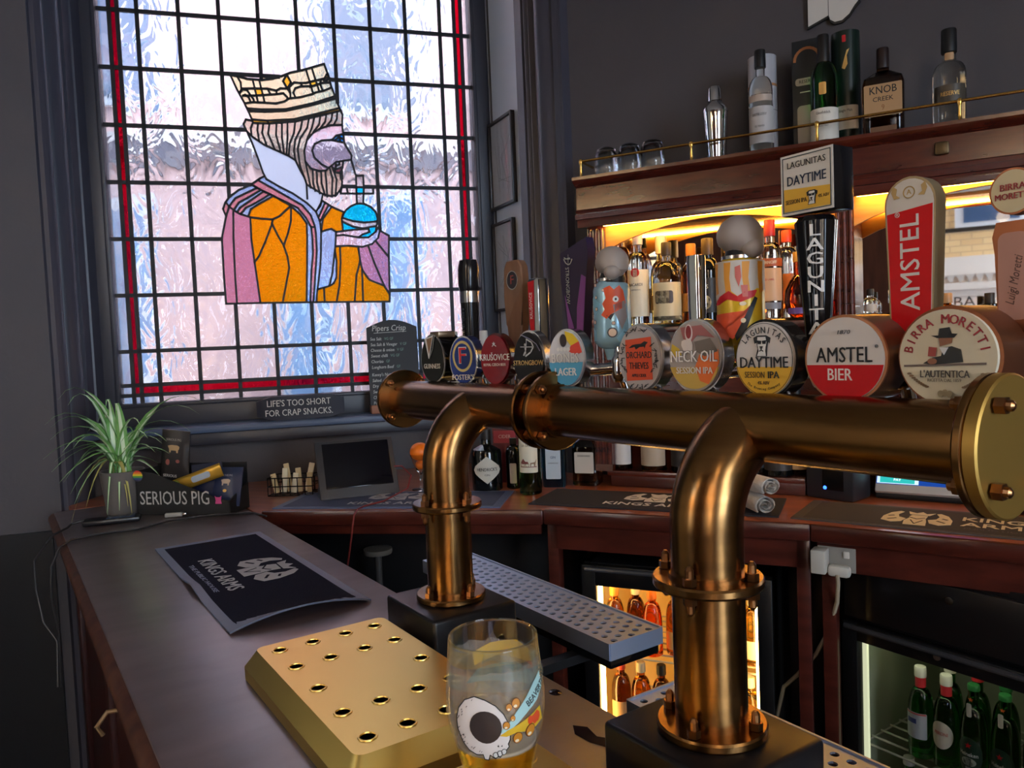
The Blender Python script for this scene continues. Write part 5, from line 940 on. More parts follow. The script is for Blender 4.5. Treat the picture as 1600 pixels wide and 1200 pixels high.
bottle(BACK.m(.272, .07, SH), 'amber bottle with wooden stopper behind the jug bottle', shoulder(.034, .15, .013, .20, .235), amberg, (.0165, .225, .265, flat('a8703c')), [(.04, .10, .04, flat('e0b070'), [])], grp)
bottle(BACK.m(.345, -.005, SH), 'black spiced rum bottle with black label and skull print', shoulder(.036, .155, .0145, .205, .235), darkg, (.0185, .215, .268, flat('4a3a24')), [(.03, .14, .05, flat('1c1a18'), [('RS', .112, .018, cream, .9)]), (.04, .085, .02, (flat('c8b890'), ell(.017, .022, 16, 0, .063)), [])], grp)
bottle(BACK.m(.398, .065, SH), 'amber bottle with gold cap behind the black rum', shoulder(.034, .15, .013, .20, .235), amberg, (.015, .225, .262, gold_p), [(.04, .11, .04, kraft, [])], grp)
bottle(BACK.m(.538, -.005, SH), 'clear vodka bottle with red cap and red banner label', shoulder(.0365, .19, .0145, .235, .265), clearg, (.0165, .255, .305, flat('8a1a28')), [(.16, .185, .05, flat('b0552c'), [('SMIRNOFF', .172, .0135, cream, .82)]), (.055, .155, .045, flat('dcb088'), [('RED LABEL', .12, .008, red, .9)]), (.03, .05, .04, flat('8a8a92'), [])], grp)
bottle(BACK.m(.577, .07, SH), 'clear bottle with orange-red cap behind the vodka', shoulder(.034, .18, .013, .225, .25), clearg, (.0155, .24, .278, flat('c8402c')), [(.05, .14, .042, flat('d88a50'), [])], grp)
bottle(BACK.m(.618, .0, SH), 'round orange liqueur bottle beside the fluted tap handle', [(0, 0), (.02, 0), (.036, .02), (.042, .05), (.038, .085), (.024, .115), (.013, .13), (.012, .18)], orangeg, (.0145, .17, .20, flat('b88a40')), [(.012, .03, .03, flat('6a4a8a'), [])], grp)
bottle(BACK.m(.69, .06, SH), 'ruby liqueur bottle by the middle pilaster', shoulder(.033, .15, .013, .2, .24), G('ruby', (190, 40, 20)), (.015, .23, .26, black_m), [(.05, .11, .04, flat('c86a30'), [])], grp)
g2 = 'bottles in the right alcove'
bottle(BACK.m(.82, .05, SH - .17), 'pale bottle with long white neck in the dark half of the right alcove', shoulder(.033, .12, .0135, .17, .20), clearg, (.015, .19, .215, flat('b0a8a0')), (), g2) if False else None
bottle(BACK.m(1.012, -.01, SH - .0), 'short bottle with round wooden stopper in front of the right mirror', [(0, 0), (.03, 0), (.031, .003), (.03, .01), (.013, .016), (.012, .022)], amberg, (.0145, .02, .048, kraft), (), g2)
bottle(BACK.m(1.115, -.005, SH), 'squat dark bottle at the right end of the right alcove', [(0, 0), (.03, 0), (.031, .003), (.03, .01), (.013, .014), (.012, .02)], darkg, (.013, .012, .042, flat('2a2624')), (), g2)
bottle(BACK.m(.816, .02, SH), 'small flask with pale label by the right alcove pilaster', shoulder(.02, .03, .009, .05, .06), clearg, (.010, .055, .075, black_m), [(.008, .03, .02, grey_l, [])], g2)
# lower shelf behind the pipe
g3 = 'bottles on the low back bar shelf'; SL = 1.1365
for x, y, lab, gm, capm, lm, hh_, r in ((.034, .0, 'dark liqueur bottle with white side label, low shelf beside the counter bottles', brownliq, black_m, flat('cfc9c2'), .24, .034), (.146, .0, 'amber brandy bottle with cream band, low shelf', amberg, gold_p, flat('b8a48c'), .235, .043), (.24, .0, 'black squat bottle on the low shelf', darkg, black_m, flat('2a2422'), .22, .034), (.33, .015, 'ruby aperitif bottle on the low shelf behind the right column', orangeg, flat('c8402c'), flat('d8a060'), .26, .035), (.43, .0, 'dark rum bottle on the low shelf behind the right column', brownliq, black_m, flat('8a6a4a'), .25, .034), (.548, .0, 'black coffee liqueur bottle on the low shelf over the towels', darkg, black_m, flat('3a3430'), .24, .042), (.49, .03, 'small dark bottle with a blue label on the low shelf', darkg, black_m, flat('3c5068'), .29, .026), (.60, .03, 'brown sherry bottle on the low shelf by the middle pilaster', brownliq, black_m, kraft, .28, .034), (.90, .105, 'dark port bottle in the right lower shelf', darkg, flat('5a1a1a'), kraft, .27, .035), (1.0, .105, 'green vermouth bottle on the right lower shelf', oliveg, black_m, paper, .29, .037), (1.09, .105, 'amber whisky bottle on the right lower shelf', amberg, black_m, kraft, .28, .036), (1.18, .105, 'black syrup bottle on the right lower shelf', darkg, black_m, flat('4a4038'), .30, .034)):
    bottle(BACK.m(x, y, SL), lab, shoulder(r, hh_ * .55, .0125, hh_ * .8, hh_ * .92), gm, (.0145, hh_ * .88, hh_, capm), [(.02, hh_ * .38, r * 1.3, lm, [])], g3)
# bottles on the counter
g4 = 'bottles on the counter under the window'; CZ = 1.0802
def cm(x, y, rz=0, z=CZ): return MX.Translation((x, y, z)) @ MX.Rotation(rz, 4, 'Z')
dia = [(0, .028), (.045, .062), (.052, .075), (.045, .088), (0, .122), (-.045, .088), (-.052, .075), (-.045, .062)]; 
bottle(cm(-.099, 2.655, R(2)), 'squat black apothecary gin bottle with diamond label', [(0, 0), (.05, 0), (.053, .004), (.053, .13), (.049, .142), (.03, .152), (.019, .158), (.017, .163), (.017, .185)], darkg, (.018, .176, .21, black_m), [(.0, .1, .05, (flat('c8c2b4'), dia), [("HENDRICK'S", .0765, .0155, inkm, .84), ('GIN', .058, .009, gt, 1.2)])], g4)
bottle(cm(-.005, 2.665, R(-8)), 'slim dark bottle with narrow white label between gin and wine', shoulder(.028, .12, .011, .15, .165), darkg, (.0125, .155, .175, black_m), [(.02, .09, .012, flat('c8c4c0'), [])], g4)
t = bottle(cm(.049, 2.552, R(-12)), 'green wine bottle with cream label of a horse cart', shoulder(.0375, .195, .0145, .245, .30), oliveg, (.0165, .245, .305, flat('3a3a20')), [(.075, .19, .035, flat('e0d8c0'), [('LA GRUPA', .165, .0115, flat('6a5a3a'), .8)])], g4)
deco(t, 'label_drawing', gpoly([(-.028, .093), (.03, .093), (.03, .0955), (-.028, .0955)], [(-.026, .108), (-.016, .122), (-.008, .112), (.0, .112), (.004, .104), (-.02, .104)]), flat('7a3a3a'), wrap(.0379), .0007); deco(t, 'label_drawing', join(gpoly([(.008, .108), (.024, .110), (.03, .12), (.026, .106), (.024, .096), (.021, .096), (.02, .104), (.012, .104), (.01, .096), (.008, .096)]), gline(ell(.008, .008, 16, -.018, .103), .0012, True), gline(ell(.006, .006, 16, -.002, .101), .0012, True)), flat('8a6a4a'), wrap(.0379), .0007)
bottle(cm(.137, 2.672, R(-10)), 'square pale blue gin bottle with white and navy label', [(0, 0), (.038, 0), (.04, .004), (.042, .18), (.036, .20), (.02, .215), (.014, .22), (.0135, .25)], bluegl, (.016, .24, .275, flat('2a4a78')), [(.03, .15, .026, flat('c9d2d8'), [('GIN', .105, .012, flat('2a4a78'), .9), ('LONDON DRY', .085, .006, gt, .9)]), (.115, .145, .012, (flat('3a78a0'), ell(.0115, .014, 18, 0, .13)), [])], g4, 1, .9, 5)
t = bottle(cm(.254, 2.684, R(-20)), 'squat square amaretto bottle with pale label, right of the blue gin', [(0, 0), (.045, 0), (.048, .004), (.048, .13), (.04, .15), (.022, .165), (.015, .17), (.0145, .19)], brownliq, (.019, .18, .215, black_m), [(.045, .118, .034, flat('c9beb0'), [('DISARONNO', .105, .0095, gt, .8)])], g4, 1, 1, 5)
rb = thing('carton', 'dull red printed carton behind the gin and wine bottles', 'box', cm(-.03, 2.80, R(-10))); obj('carton_body', box(B(), -.045, .045, -.03, .03, 0, .20, .002), flat('6a2026'), rb); deco(rb, 'label', gpoly(rrect(-.04, .04, .145, .19, .003)), flat('b0404a'), FM(0, -.0302, 0), .0003); deco(rb, 'lettering', xf(gtext('CIDER', .018, .02, .9), MX.Translation((0, .168, 0))), flat('d8b8b4'), FM(0, -.0302, 0), .0007)
# towels, printer, till screen
tw = thing('bar_towel_bundle', 'two rolled white bar towels stacked on the counter edge', 'towel', FTWO.m(.60, .10, CZ) @ MX.Rotation(R(-34), 4, 'Z') @ MX.Scale(1.18, 4))
towel_m = mat('terry_towel', (206, 200, 192), .95, bump=(140, .5, .006), var=(16, (180, 176, 172)), sheen=.4)
for z, y, k in ((.028, 0, 0), (.070, .006, 1)):
    bm = B(); n = 40; pts = []
    for i in range(n):
        a = i * .42; r = .004 + .024 * i / n; pts.append((r * cos(a), r * sin(a) * .86))
    outl = pts + [(x * (1 - .11), y_ * (1 - .11)) for x, y_ in reversed(pts)]
    va = [[bm.verts.new((xx + .002 * sin(7 * i + xx * 60), p[0] + y, p[1] + z)) for i, p in enumerate(outl)] for xx in (-.062, -.03, 0, .03, .062)]
    m_ = len(outl)
    for a, b in zip(va, va[1:]):
        for i in range(m_): bm.faces.new((a[i], a[(i + 1) % m_], b[(i + 1) % m_], b[i]))
    for ring in (va[0], va[-1]):
        for i in range(n - 1): bm.faces.new((ring[i], ring[i + 1], ring[m_ - 2 - i], ring[m_ - 1 - i]))
    xf(bm, MX.Rotation(R(-24 + 8 * k), 4, 'Z')); obj('rolled_towel', bm, towel_m, tw, 1)
pr_ = thing('receipt_printer', 'black receipt printer with a blue light on the back counter', 'printer', MX.Translation((.975, 2.30, CZ)) @ MX.Rotation(R(-50.6), 4, 'Z'))
obj('housing', box(B(), -.074, .074, -.06, .05, 0, .15, .008), mat('printer_black', (38, 38, 42), .4), pr_); obj('paper_slot', box(B(), -.02, .045, -.0615, -.05, .03, .15), gloss_black_m, pr_); obj('status_light', lathe(B(), [(0, -.002), (.006, -.002), (.006, .003), (0, .004)], 14, cx=.0, cy=0).copy() if False else xf(lathe(B(), [(0, 0), (.0055, 0), (.004, .003), (0, .003)], 14), FM(-.012, -.0615, .036)), mat('blue_led', (40, 90, 255), .5, emit=6), pr_)
ps = thing('till_screen', 'grey till touch screen with blue display, lying tilted on the counter', 'screen', MX.Translation((1.178, 2.187, CZ)) @ MX.Rotation(R(-35), 4, 'Z'))
sc_m = lambda n_, c: mat('screen_' + n_, c, .2, emit=1.0)
tl = MX.Translation((0, 0, .028)) @ MX.Rotation(R(-32), 4, 'X'); bm = box(B(), -.135, .15, -.012, .014, -.012, .21, .005); obj('bezel', xf(bm, tl), flat('b4b2ae'), ps); obj('base', box(B(), -.135, .15, -.004, .12, .0, .022, .006), black_m, ps)
Q = tl @ FM(0, -.0122, 0); so = deco(ps, 'display', gpoly([(-.132, .012), (.132, .012), (.132, .195), (-.132, .195)]), sc_m('blue', (20, 60, 140)), Q, .0003); deco(so, 'panel', gpoly([(-.13, .014), (-.02, .014), (-.02, .193), (-.13, .193)]), sc_m('pale', (196, 224, 238)), Q, .0006); deco(so, 'button', gpoly([(-.122, .016), (-.03, .016), (-.03, .036), (-.122, .036)]), sc_m('teal', (40, 170, 165)), Q, .0009); deco(so, 'lettering', xf(gtext('PAY', .011, .04, 1), MX.Translation((-.076, .026, 0))), sc_m('white', (240, 250, 250)), Q, .0012)
kd = thing('card_machine', 'black card machine at the right end of the back counter, half out of view', 'card machine', MX.Translation((1.33, 2.02, CZ)) @ MX.Rotation(R(-35), 4, 'Z')); obj('body', box(B(), -.05, .05, -.04, .06, 0, .03, .01), gloss_black_m, kd); obj('keypad', box(B(), -.03, .03, -.03, .02, .029, .033, .002), flat('5a7a9a'), kd)
# plug socket and lead under the counter
pl = thing('plug_socket', 'white plug and adaptor in a wall socket under the counter edge', 'plug', FTHR.m(.045, .018, .985)); obj('socket_plate', box(B(), -.035, .06, .0, .012, -.03, .035, .003), flat('8e8a84'), pl); obj('adaptor', box(B(), -.042, -.005, -.045, .0, -.03, .032, .004), flat('c4bfb6'), pl); bm = box(B(), -.005, .05, -.028, 0, -.038, -.008, .009); obj('plug_top', bm, flat('cfcac0'), pl); obj('switch', box(B(), .03, .045, -.004, .0, .008, .026, .002), flat('d8d4cc'), pl)
tag(obj('power_cable', tube(B(), [(.815, 1.945, .955), (.817, 1.945, .935), (.822, 1.965, .877), (.816, 2.005, .787), (.794, 2.043, .707), (.752, 2.073, .637), (.723, 2.094, .597), (.71, 2.12, .50), (.70, 2.20, .45)], .0055, 8), flat('a89a84')), 'beige power cable drooping from the white plug', 'cable')

# ---------------------------------------------------------------- fridges under the counter
def fridge(M, label, W, H, D, gx0, gx1, gz0, gz1, shelves, inner, light):
    t = thing('bottle_fridge', label, 'fridge', M); bk = mat('fridge_black', (20, 19, 20), .35)
    bm = B(); box(bm, 0, .02, .03, D, 0, H); box(bm, W - .02, W, .03, D, 0, H); box(bm, 0, W, .03, D, H - .03, H); box(bm, 0, W, .03, D, 0, .06); box(bm, 0, W, D - .02, D, 0, H); obj('cabinet', bm, bk, t)
    obj('lining', box(B(), .02, W - .02, D - .024, D - .02, .06, H - .03), inner, t)
    for x in (.0205, W - .0245): obj('lining', box(B(), x, x + .004, .035, D - .02, .06, H - .03), inner, t)
    bm = B(); box(bm, .0, gx0, .0, .028, .05, H - .002, .003); box(bm, gx1, W, .0, .028, .05, H - .002, .003); box(bm, gx0, gx1, .0, .028, gz1, H - .002, .003); box(bm, gx0, gx1, .0, .028, .05, gz0, .003); d = obj('door', bm, bk, t)
    obj('door_glass', box(B(), gx0 - .005, gx1 + .005, .012, .016, gz0 - .005, gz1 + .005), sheet('fridge_glass'), d); obj('door_handle', tube(B(), [(.015, -.006, H - .012), (W - .015, -.006, H - .012)], .008, 10), mat('handle_black', (60, 60, 64), .22), d)
    obj('glow_strip', box(B(), .03, W - .03, .05, .07, H - .042, H - .034), light if light is wl else mat('cool_top_tube', (226, 236, 190), .5, emit=7), t)
    for z in shelves:
        bm = B()
        for k in range(9): y = .05 + k * (D - .12) / 8; tube(bm, [(.026, y, z), (W - .026, y, z)], .003, 6)
        for x in (.03, W / 2, W - .03): tube(bm, [(x, .045, z - .004), (x, D - .06, z - .004)], .003, 6)
        obj('wire_shelf', bm, flat('a8a49c'), t)
    for x in (.03, W - .052): obj('glow_strip', box(B(), x, x + .022, .036, .046, .08, H - .05), light, t)
    return t
wl = mat('warm_tube', (255, 206, 120), .5, emit=26); cl = mat('gasket_glow', (226, 230, 190), .5, emit=.9)  # cool one is a pale door gasket given a glow, not a lamp
F1M = FTWO.m(.085, .075, 0)
fridge(F1M, 'black glass-door fridge glowing yellow, full of amber bottles behind the right column', .56, .897, .5, .044, .519, .10, .832, (.60, .34), mat('lining_warm', (236, 206, 140), .5), wl)
F2 = Frame(.884, 2.09, 146); F2M = F2.m(0, 0, 0)
f2 = fridge(F2M, 'black glass-door fridge with green beer bottles, right under the counter', .60, .785, .5, .046, .555, .08, .735, (.432, .20), mat('lining_pale', (150, 155, 136), .5), cl)
obj('lock', xf(lathe(B(), [(0, 0), (.009, 0), (.009, .004), (0, .005)], 18), FM(.262, -.0005, .761)), mat('lock_metal', (130, 110, 100), .35, metal=.7), f2)
dr = thing('drawer_unit', 'black drawer with a small metal knob above the green bottle fridge', 'drawer', F2.m(0, 0, .79)); obj('carcass', box(B(), 0, .60, .02, .30, .0, .17), black_m, dr); dd = obj('drawer', box(B(), .01, .59, .0, .019, .01, .155, .003), mat('drawer_black', (26, 24, 25), .3), dr); obj('knob', xf(lathe(B(), [(0, 0), (.005, 0), (.005, .008), (.010, .012), (.010, .018), (0, .02)], 18), FM(.30, .0, .125)), silver, dd)
# bottles in the fridges
g5 = 'bottles in the glowing fridge'
lb = ('amber ale bottle, top shelf of the glowing fridge, leftmost', 'brown ale bottle, top shelf, second along', 'orange soda bottle, top shelf, third along', 'gold-topped bottle, top shelf, fourth along', 'amber bottle, top shelf, fifth along behind the column', 'pale cider bottle, top shelf, right of the column')
for k, x in enumerate((.075, .135, .195, .26, .36, .49)): bottle(F1M @ MX.Translation((x, .09 + .03 * (k % 2), .604)), lb[k], shoulder(.03, .10, .012, .165, .195), (amberg, brownliq, orangeg, amberg, amberg, goldg)[k], (.0145, .175, .205, (flat('d88a30'), flat('c8c0a0'), flat('d86a20'), gold_p, flat('c89030'), paper)[k]), [(.02, .075, .03, (flat('d8b060'), flat('c89a50'), flat('e0a040'), flat('d8c070'), kraft, paper)[k], [])], g5)
lb = ('dark rose bottle, second shelf of the glowing fridge, leftmost', 'amber bottle with pale label, second shelf, second along', 'brown bottle, second shelf, third along', 'amber bottle, second shelf, fourth along', 'pale bottle, second shelf, right of the column')
for k, x in enumerate((.085, .15, .215, .29, .48)): bottle(F1M @ MX.Translation((x, .10, .344)), lb[k], shoulder(.031, .12, .012, .18, .215), (brownliq, amberg, brownliq, amberg, goldg)[k], (.0145, .195, .225, (flat('b8402c'), flat('c8c0a0'), black_m, gold_p, paper)[k]), [(.03, .10, .03, (kraft, flat('d8c090'), kraft, flat('d8b060'), paper)[k], [])], g5)
g6 = 'green beer bottles in the right fridge'
lager = shoulder(.0315, .11, .0125, .185, .238); whitefoil = flat('d8d2cc')
def peroni(x, y, lab, blue):
    t = bottle(F2M @ MX.Translation((x, y, .4355)), lab, lager, greeng, (.0145, .215, .242, whitefoil), [(.188, .222, .04, flat('c83038'), [])] + ([(.055, .125, .030, flat('b8bcc4'), [])] if blue else [(.055, .125, .03, (flat('d8d0c0'), ell(.03, .036, 24, 0, .09)), [('PERONI', .094, .0125, flat('b84040'), .8)])]), g6)
    if blue: deco(t, 'label_print', gpoly([(-.022, .095), (.004, .095), (.004, .108), (-.022, .108)]), flat('3a4a8a'), wrap(.0319), .0006); deco(t, 'label_print', gline([(-.026, .122), (.026, .122)], .004), flat('c86058'), wrap(.0319), .0006)
peroni(.165, .10, 'green beer bottle with red neck foil and grey back label, leftmost in the fridge', True); peroni(.232, .10, 'green beer bottle with red neck foil and white oval label', False)
def heineken(x, y, lab):
    t = bottle(F2M @ MX.Translation((x, y, .4355)), lab, lager, greeng, (.0140, .228, .242, flat('2a6a3a')), [(.165, .20, .006, flat('d0ccc4'), []), (.02, .115, .034, (flat('1f3a2c'), ell(.033, .047, 28, 0, .068)), [('Heineken', .071, .0145, flat('d8d8d2'), .82), ('BEER', .036, .007, flat('c8c8c0'), .9)]), (.04, .06, .02, (flat('a8b0a8'), ell(.018, .011, 20, 0, .052)), [])], g6)
    deco(t, 'emblem', gpoly(star(5, .008, .0033, 0, .094)), red, wrap(.0319), .0008); deco(t, 'emblem', gpoly(star(5, .006, .0025, 0, .206)), flat('d0602c'), wrap(.0145 + .001), .0008); deco(t, 'lettering', xf(gtext('Heineken', .007, .02, .8), MX.Translation((0, .182, 0)) @ MX.Rotation(-pi / 2, 4, 'Z')), inkm, wrap(.0150), .0012)
heineken(.302, .095, 'green lager bottle with red star label, third along in the fridge'); heineken(.375, .095, 'green lager bottle with red star label, fourth along at the picture edge'); heineken(.447, .095, 'green lager bottle with red star label, last in the front row of the fridge')
for k, (x, y) in enumerate(((.20, .185), (.27, .185), (.34, .18))): bottle(F2M @ MX.Translation((x, y, .4355)), ('green bottle with white foil behind the leftmost pair in the fridge', 'green bottle with red foil in the second row of the fridge', 'plain green bottle in the second row of the fridge')[k], lager, greeng, (.0145, .215, .242, (whitefoil, flat('c83038'), flat('2a6a3a'))[k]), (), g6)
g7 = 'bottles on the lower fridge shelf'
for k, x in enumerate((.13, .21, .29, .37)): bottle(F2M @ MX.Translation((x, .10, .2035)), ('green bottle with pale cap on the lower fridge shelf, leftmost', 'green bottle on the lower fridge shelf, second along', 'green bottle on the lower fridge shelf, third along', 'green bottle on the lower fridge shelf, fourth along')[k], shoulder(.0315, .10, .0125, .165, .205), greeng, (.0145, .19, .21, flat('b8b4ac')), (), g7)
st = thing('round_stand', 'small grey round-topped stand in the dark under the left counter', 'stand', FONE.m(.30, .17, 0)); obj('stand_top', lathe(B(), [(0, .895), (.046, .895), (.048, .90), (.048, .912), (0, .914)], 28), flat('6a6660'), st); obj('stem', cyl(B(), (0, 0, .02), (0, 0, .895), .012, 12), flat('4a4644'), st); obj('foot', lathe(B(), [(0, 0), (.05, 0), (.05, .012), (.012, .02), (0, .02)], 24), black_m, st)

# ---------------------------------------------------------------- things on the left counter and the sill
tabF = Frame(-.655, 2.545, 69)
tbt = thing('tablet_stand', 'black tablet in a tilted dark wedge stand on the counter below the window', 'tablet', tabF.m(.135, 0, CZ + .005))
tl = MX.Rotation(R(-28), 4, 'X'); case_m = mat('tablet_case', (58, 58, 62), .5)
obj('stand', xf(box(B(), -.135, .135, .0, .018, .0, .212, .006), tl), case_m, tbt); obj('screen', xf(box(B(), -.112, .118, -.002, .004, .036, .200, .002), tl), mat('tablet_glass', (12, 12, 20), .12), tbt)
bm = prism(B(), [(0, 0), (.115, 0), (.105, .02), (.03, .06)], -.13, .13); obj('wedge', xf(bm, MX(((0, 0, 1, 0), (1, 0, 0, .008), (0, 1, 0, 0), (0, 0, 0, 1)))), mat('wedge_blue', (64, 74, 96), .4), tbt)
tag(obj('charging_cable', tube(B(), [(-.415, 2.61, 1.182), (-.39, 2.62, 1.18), (-.365, 2.66, 1.14), (-.375, 2.63, 1.10), (-.433, 2.482, 1.0885), (-.484, 2.415, 1.0885), (-.497, 2.372, 1.088), (-.508, 2.366, 1.071), (-.520, 2.362, .995), (-.535, 2.360, .914), (-.54, 2.37, .80)], .0028, 8), flat('7a2a2a')), 'thin red charging cable hanging over the counter edge from the tablet', 'cable')
bk = thing('wire_basket', 'small black wire basket of cream sachets beside the tablet', 'basket', MX.Translation((-.79, 2.725, CZ)) @ MX.Rotation(R(-4), 4, 'Z')); bm = B()
for z in (.003, .035, .065): tube(bm, [(-.08, -.05, z), (.08, -.05, z), (.08, .05, z), (-.08, .05, z)], .0022, 6, closed=True)
for k in range(7): x = -.08 + .16 * k / 6; tube(bm, [(x, -.05, .065), (x, -.05, .003), (x, .05, .003), (x, .05, .065)], .0018, 6)
for y in (-.02, .02): tube(bm, [(-.08, y, .065), (-.08, y, .003), (.08, y, .003), (.08, y, .065)], .0018, 6)
obj('wire_frame', bm, gloss_black_m, bk)
for k in range(7):
    tag(obj('sachet', xf(box(B(), -.010, .010, -.003, .003, 0, .07 + .016 * (k % 3), .002), bk.matrix_world @ MX.Translation((-.062 + .02 * k, -.01 + .012 * (k % 3), .006)) @ MX.Rotation(R((k * 17) % 30 - 14), 4, 'Y') @ MX.Rotation(R(-8), 4, 'X')), cream if k % 2 else flat('cfb98e')), ('cream sauce sachet standing in the wire basket', 'buff sauce sachet standing in the wire basket')[1 - k % 2], 'sachet', 'cream sachets in the basket' if k % 2 else 'buff sachets in the basket')
gl_ = thing('stem_glass', 'clear glass holding oranges, by the left bronze column', 'glass', cm(-.335, 2.70)); obj('glass', lathe(B(), [(0, 0), (.034, 0), (.034, .003), (.006, .007), (.0045, .03), (.006, .05), (.022, .085), (.036, .125), (.0372, .128), (.036, .126), (.0205, .087), (.004, .056), (0, .054)], 32), clearg, gl_, 1)
orange_m = mat('orange_peel', (238, 118, 22), .4, bump=(160, .15, .003))
for z, r, nm in ((.135, .036, 'whole orange sitting on the rim of the stem glass'), (.088, .0185, 'small orange piece down inside the stem glass')):
    bm = B(); bmesh.ops.create_uvsphere(bm, u_segments=24, v_segments=16, radius=r); t = thing('orange', nm, 'fruit', cm(-.335, 2.70, 0, CZ + z)); obj('peel', xf(bm, MX.Diagonal((1, 1, .93, 1))), orange_m, t); obj('stalk_scar', lathe(B(), [(0, 0), (.003, 0), (.002, .002), (0, .002)], 8, cz=r * .925), flat('5a5a2a'), t)
# chalkboard, snack bag and white bottles on the window sill
SI = 1.3184
chb = thing('chalkboard', 'arched black chalkboard menu standing on the window sill', 'menu board', WIN.m(.563, -.13, SI)); L8 = MX.Rotation(R(-4), 4, 'X')
outl = [(-.105, .03), (.105, .03), (.105, .355)] + [(.105 * cos(R(a)) if 0 else .105 - .21 * i / 10, .355 + .032 * sin(pi * i / 10)) for i, a in enumerate(range(11))][1:-1] + [(-.105, .355)]
obj('board', xf(gpoly(outl, th=.007), L8 @ FM(0, 0, 0)), mat('chalkboard', (40, 42, 46), .6), chb); obj('wooden_foot', box(B(), -.105, .105, -.03, .045, 0, .034, .003), flat('96624a'), chb)
chalk = flat('c4c4be'); chg = flat('6f8f80'); Q = L8 @ FM(0, -.0036, 0)
deco(chb, 'lettering', gtext('Pipers Crisp', .034, .015, .84, .15), chalk, Q @ MX.Translation((-.012, .352, 0)), .0004); deco(chb, 'underline', gline([(-.075, .333), (.06, .337)], .0018), chalk, Q, .0004)
for k, (a, b) in enumerate((('Sea Salt', 'VG GF'), ('Sea Salt & Vinegar', 'V GF'), ('Cheese & onion', 'V GF'), ('Sweet chilli', 'VG GF'), ('Chorizo', 'GF'), ('Longhorn Beef', 'GF'), ("Kenny's Nuts", ''), ('Salted', 'V'), ('Dry roast', 'V'), ('Sweet', 'V'), ('Chilli', ''), ('Pork', ''))):
    g = gtext(a, .0185, .012, .82, .15); wd = max(v.co.x for v in g.verts) - min(v.co.x for v in g.verts); y = .308 - k * .0235 - (.008 if k > 5 else 0)
    deco(chb, 'lettering', g, chalk, Q @ MX.Translation((-.092 + wd / 2, y, 0)), .0004)
    if b: h2 = gtext(b, .0165, .005, .82); w2 = max(v.co.x for v in h2.verts) * 2; deco(chb, 'lettering', h2, chg, Q @ MX.Translation((-.092 + wd + .012 + w2 / 2, y, 0)), .0004)
bag = thing('snack_bag', 'navy snack packet with two lines of white lettering lying on the sill', 'packet', WIN.m(.18, -.13, SI)); bm = box(B(), -.17, .17, -.035, .035, 0, .094)
bmesh.ops.subdivide_edges(bm, edges=bm.edges[:], cuts=5, use_grid_fill=True)
for v in bm.verts:
    x, y, z = v.co; k = 1 - abs(x / .17) ** 8 * .4; v.co.y = y * k * (1 + .12 * sin(9 * x * 10)); v.co.z = .047 + (z - .047) * (k * .92 + .08) + .003 * sin(x * 55) * (z > .05)
obj('foil', bm, mat('navy_foil', (24, 27, 44), .55), bag, 1.2)
for l, z, s in (("LIFE'S TOO SHORT", .066, .036), ('FOR CRAP SNACKS.', .028, .036)): deco(bag, 'lettering', gtext(l, s, .02, .82), flat('c8c6c2'), FM(-.008, -.0395, z), .0008)
for x, lab in ((.822, 'white bottle on the sill behind the blue oval tap badge'), (.955, 'white bottle on the sill behind the dark red tap badge')):
    bottle(WIN.m(x, -.125, SI), lab, shoulder(.038, .20, .014, .26, .29), mat('white_plastic', (206, 202, 194), .35), (.0175, .285, .327, flat('d4d0c8')), [(.05, .16, .05, flat('a8a096'), [])], 'white bottles on the sill')
# pictures on the reveal
for x0, x1, z0, z1, lab in ((.035, .275, 2.17, 2.545, 'upper framed print on the reveal beside the leaded window'), (.035, .245, 1.727, 2.112, 'lower framed print on the reveal beside the leaded window')):
    t = thing('picture_frame', lab, 'picture', REV.m((x0 + x1) / 2, -.004, (z0 + z1) / 2)); a, b = (x1 - x0) / 2, (z1 - z0) / 2; bm = B()
    for q in ((-a, a, b - .012, b), (-a, a, -b, -b + .012), (-a, -a + .012, -b, b), (a - .012, a, -b, b)): box(bm, q[0], q[1], -.018, .002, q[2], q[3], .002)
    obj('frame', bm, flat('2e2726', .35), t); pm = obj('print', box(B(), -a + .008, a - .008, -.006, 0, -b + .008, b - .008), flat('e0e6f0'), t)
    rd_ = random.Random(int(z0 * 100)); deco(pm, 'drawing', join(*[gline([(rd_.uniform(-.7, .7) * a, rd_.uniform(-.75, .75) * b), (rd_.uniform(-.7, .7) * a, rd_.uniform(-.75, .75) * b)], .0016) for k in range(9)]), flat('8f96a4'), FM(0, -.0061, 0), .0003)
    obj('glazing', box(B(), -a + .01, a - .01, -.012, -.010, -b + .01, b - .01), sheet('picture_glass'), t)

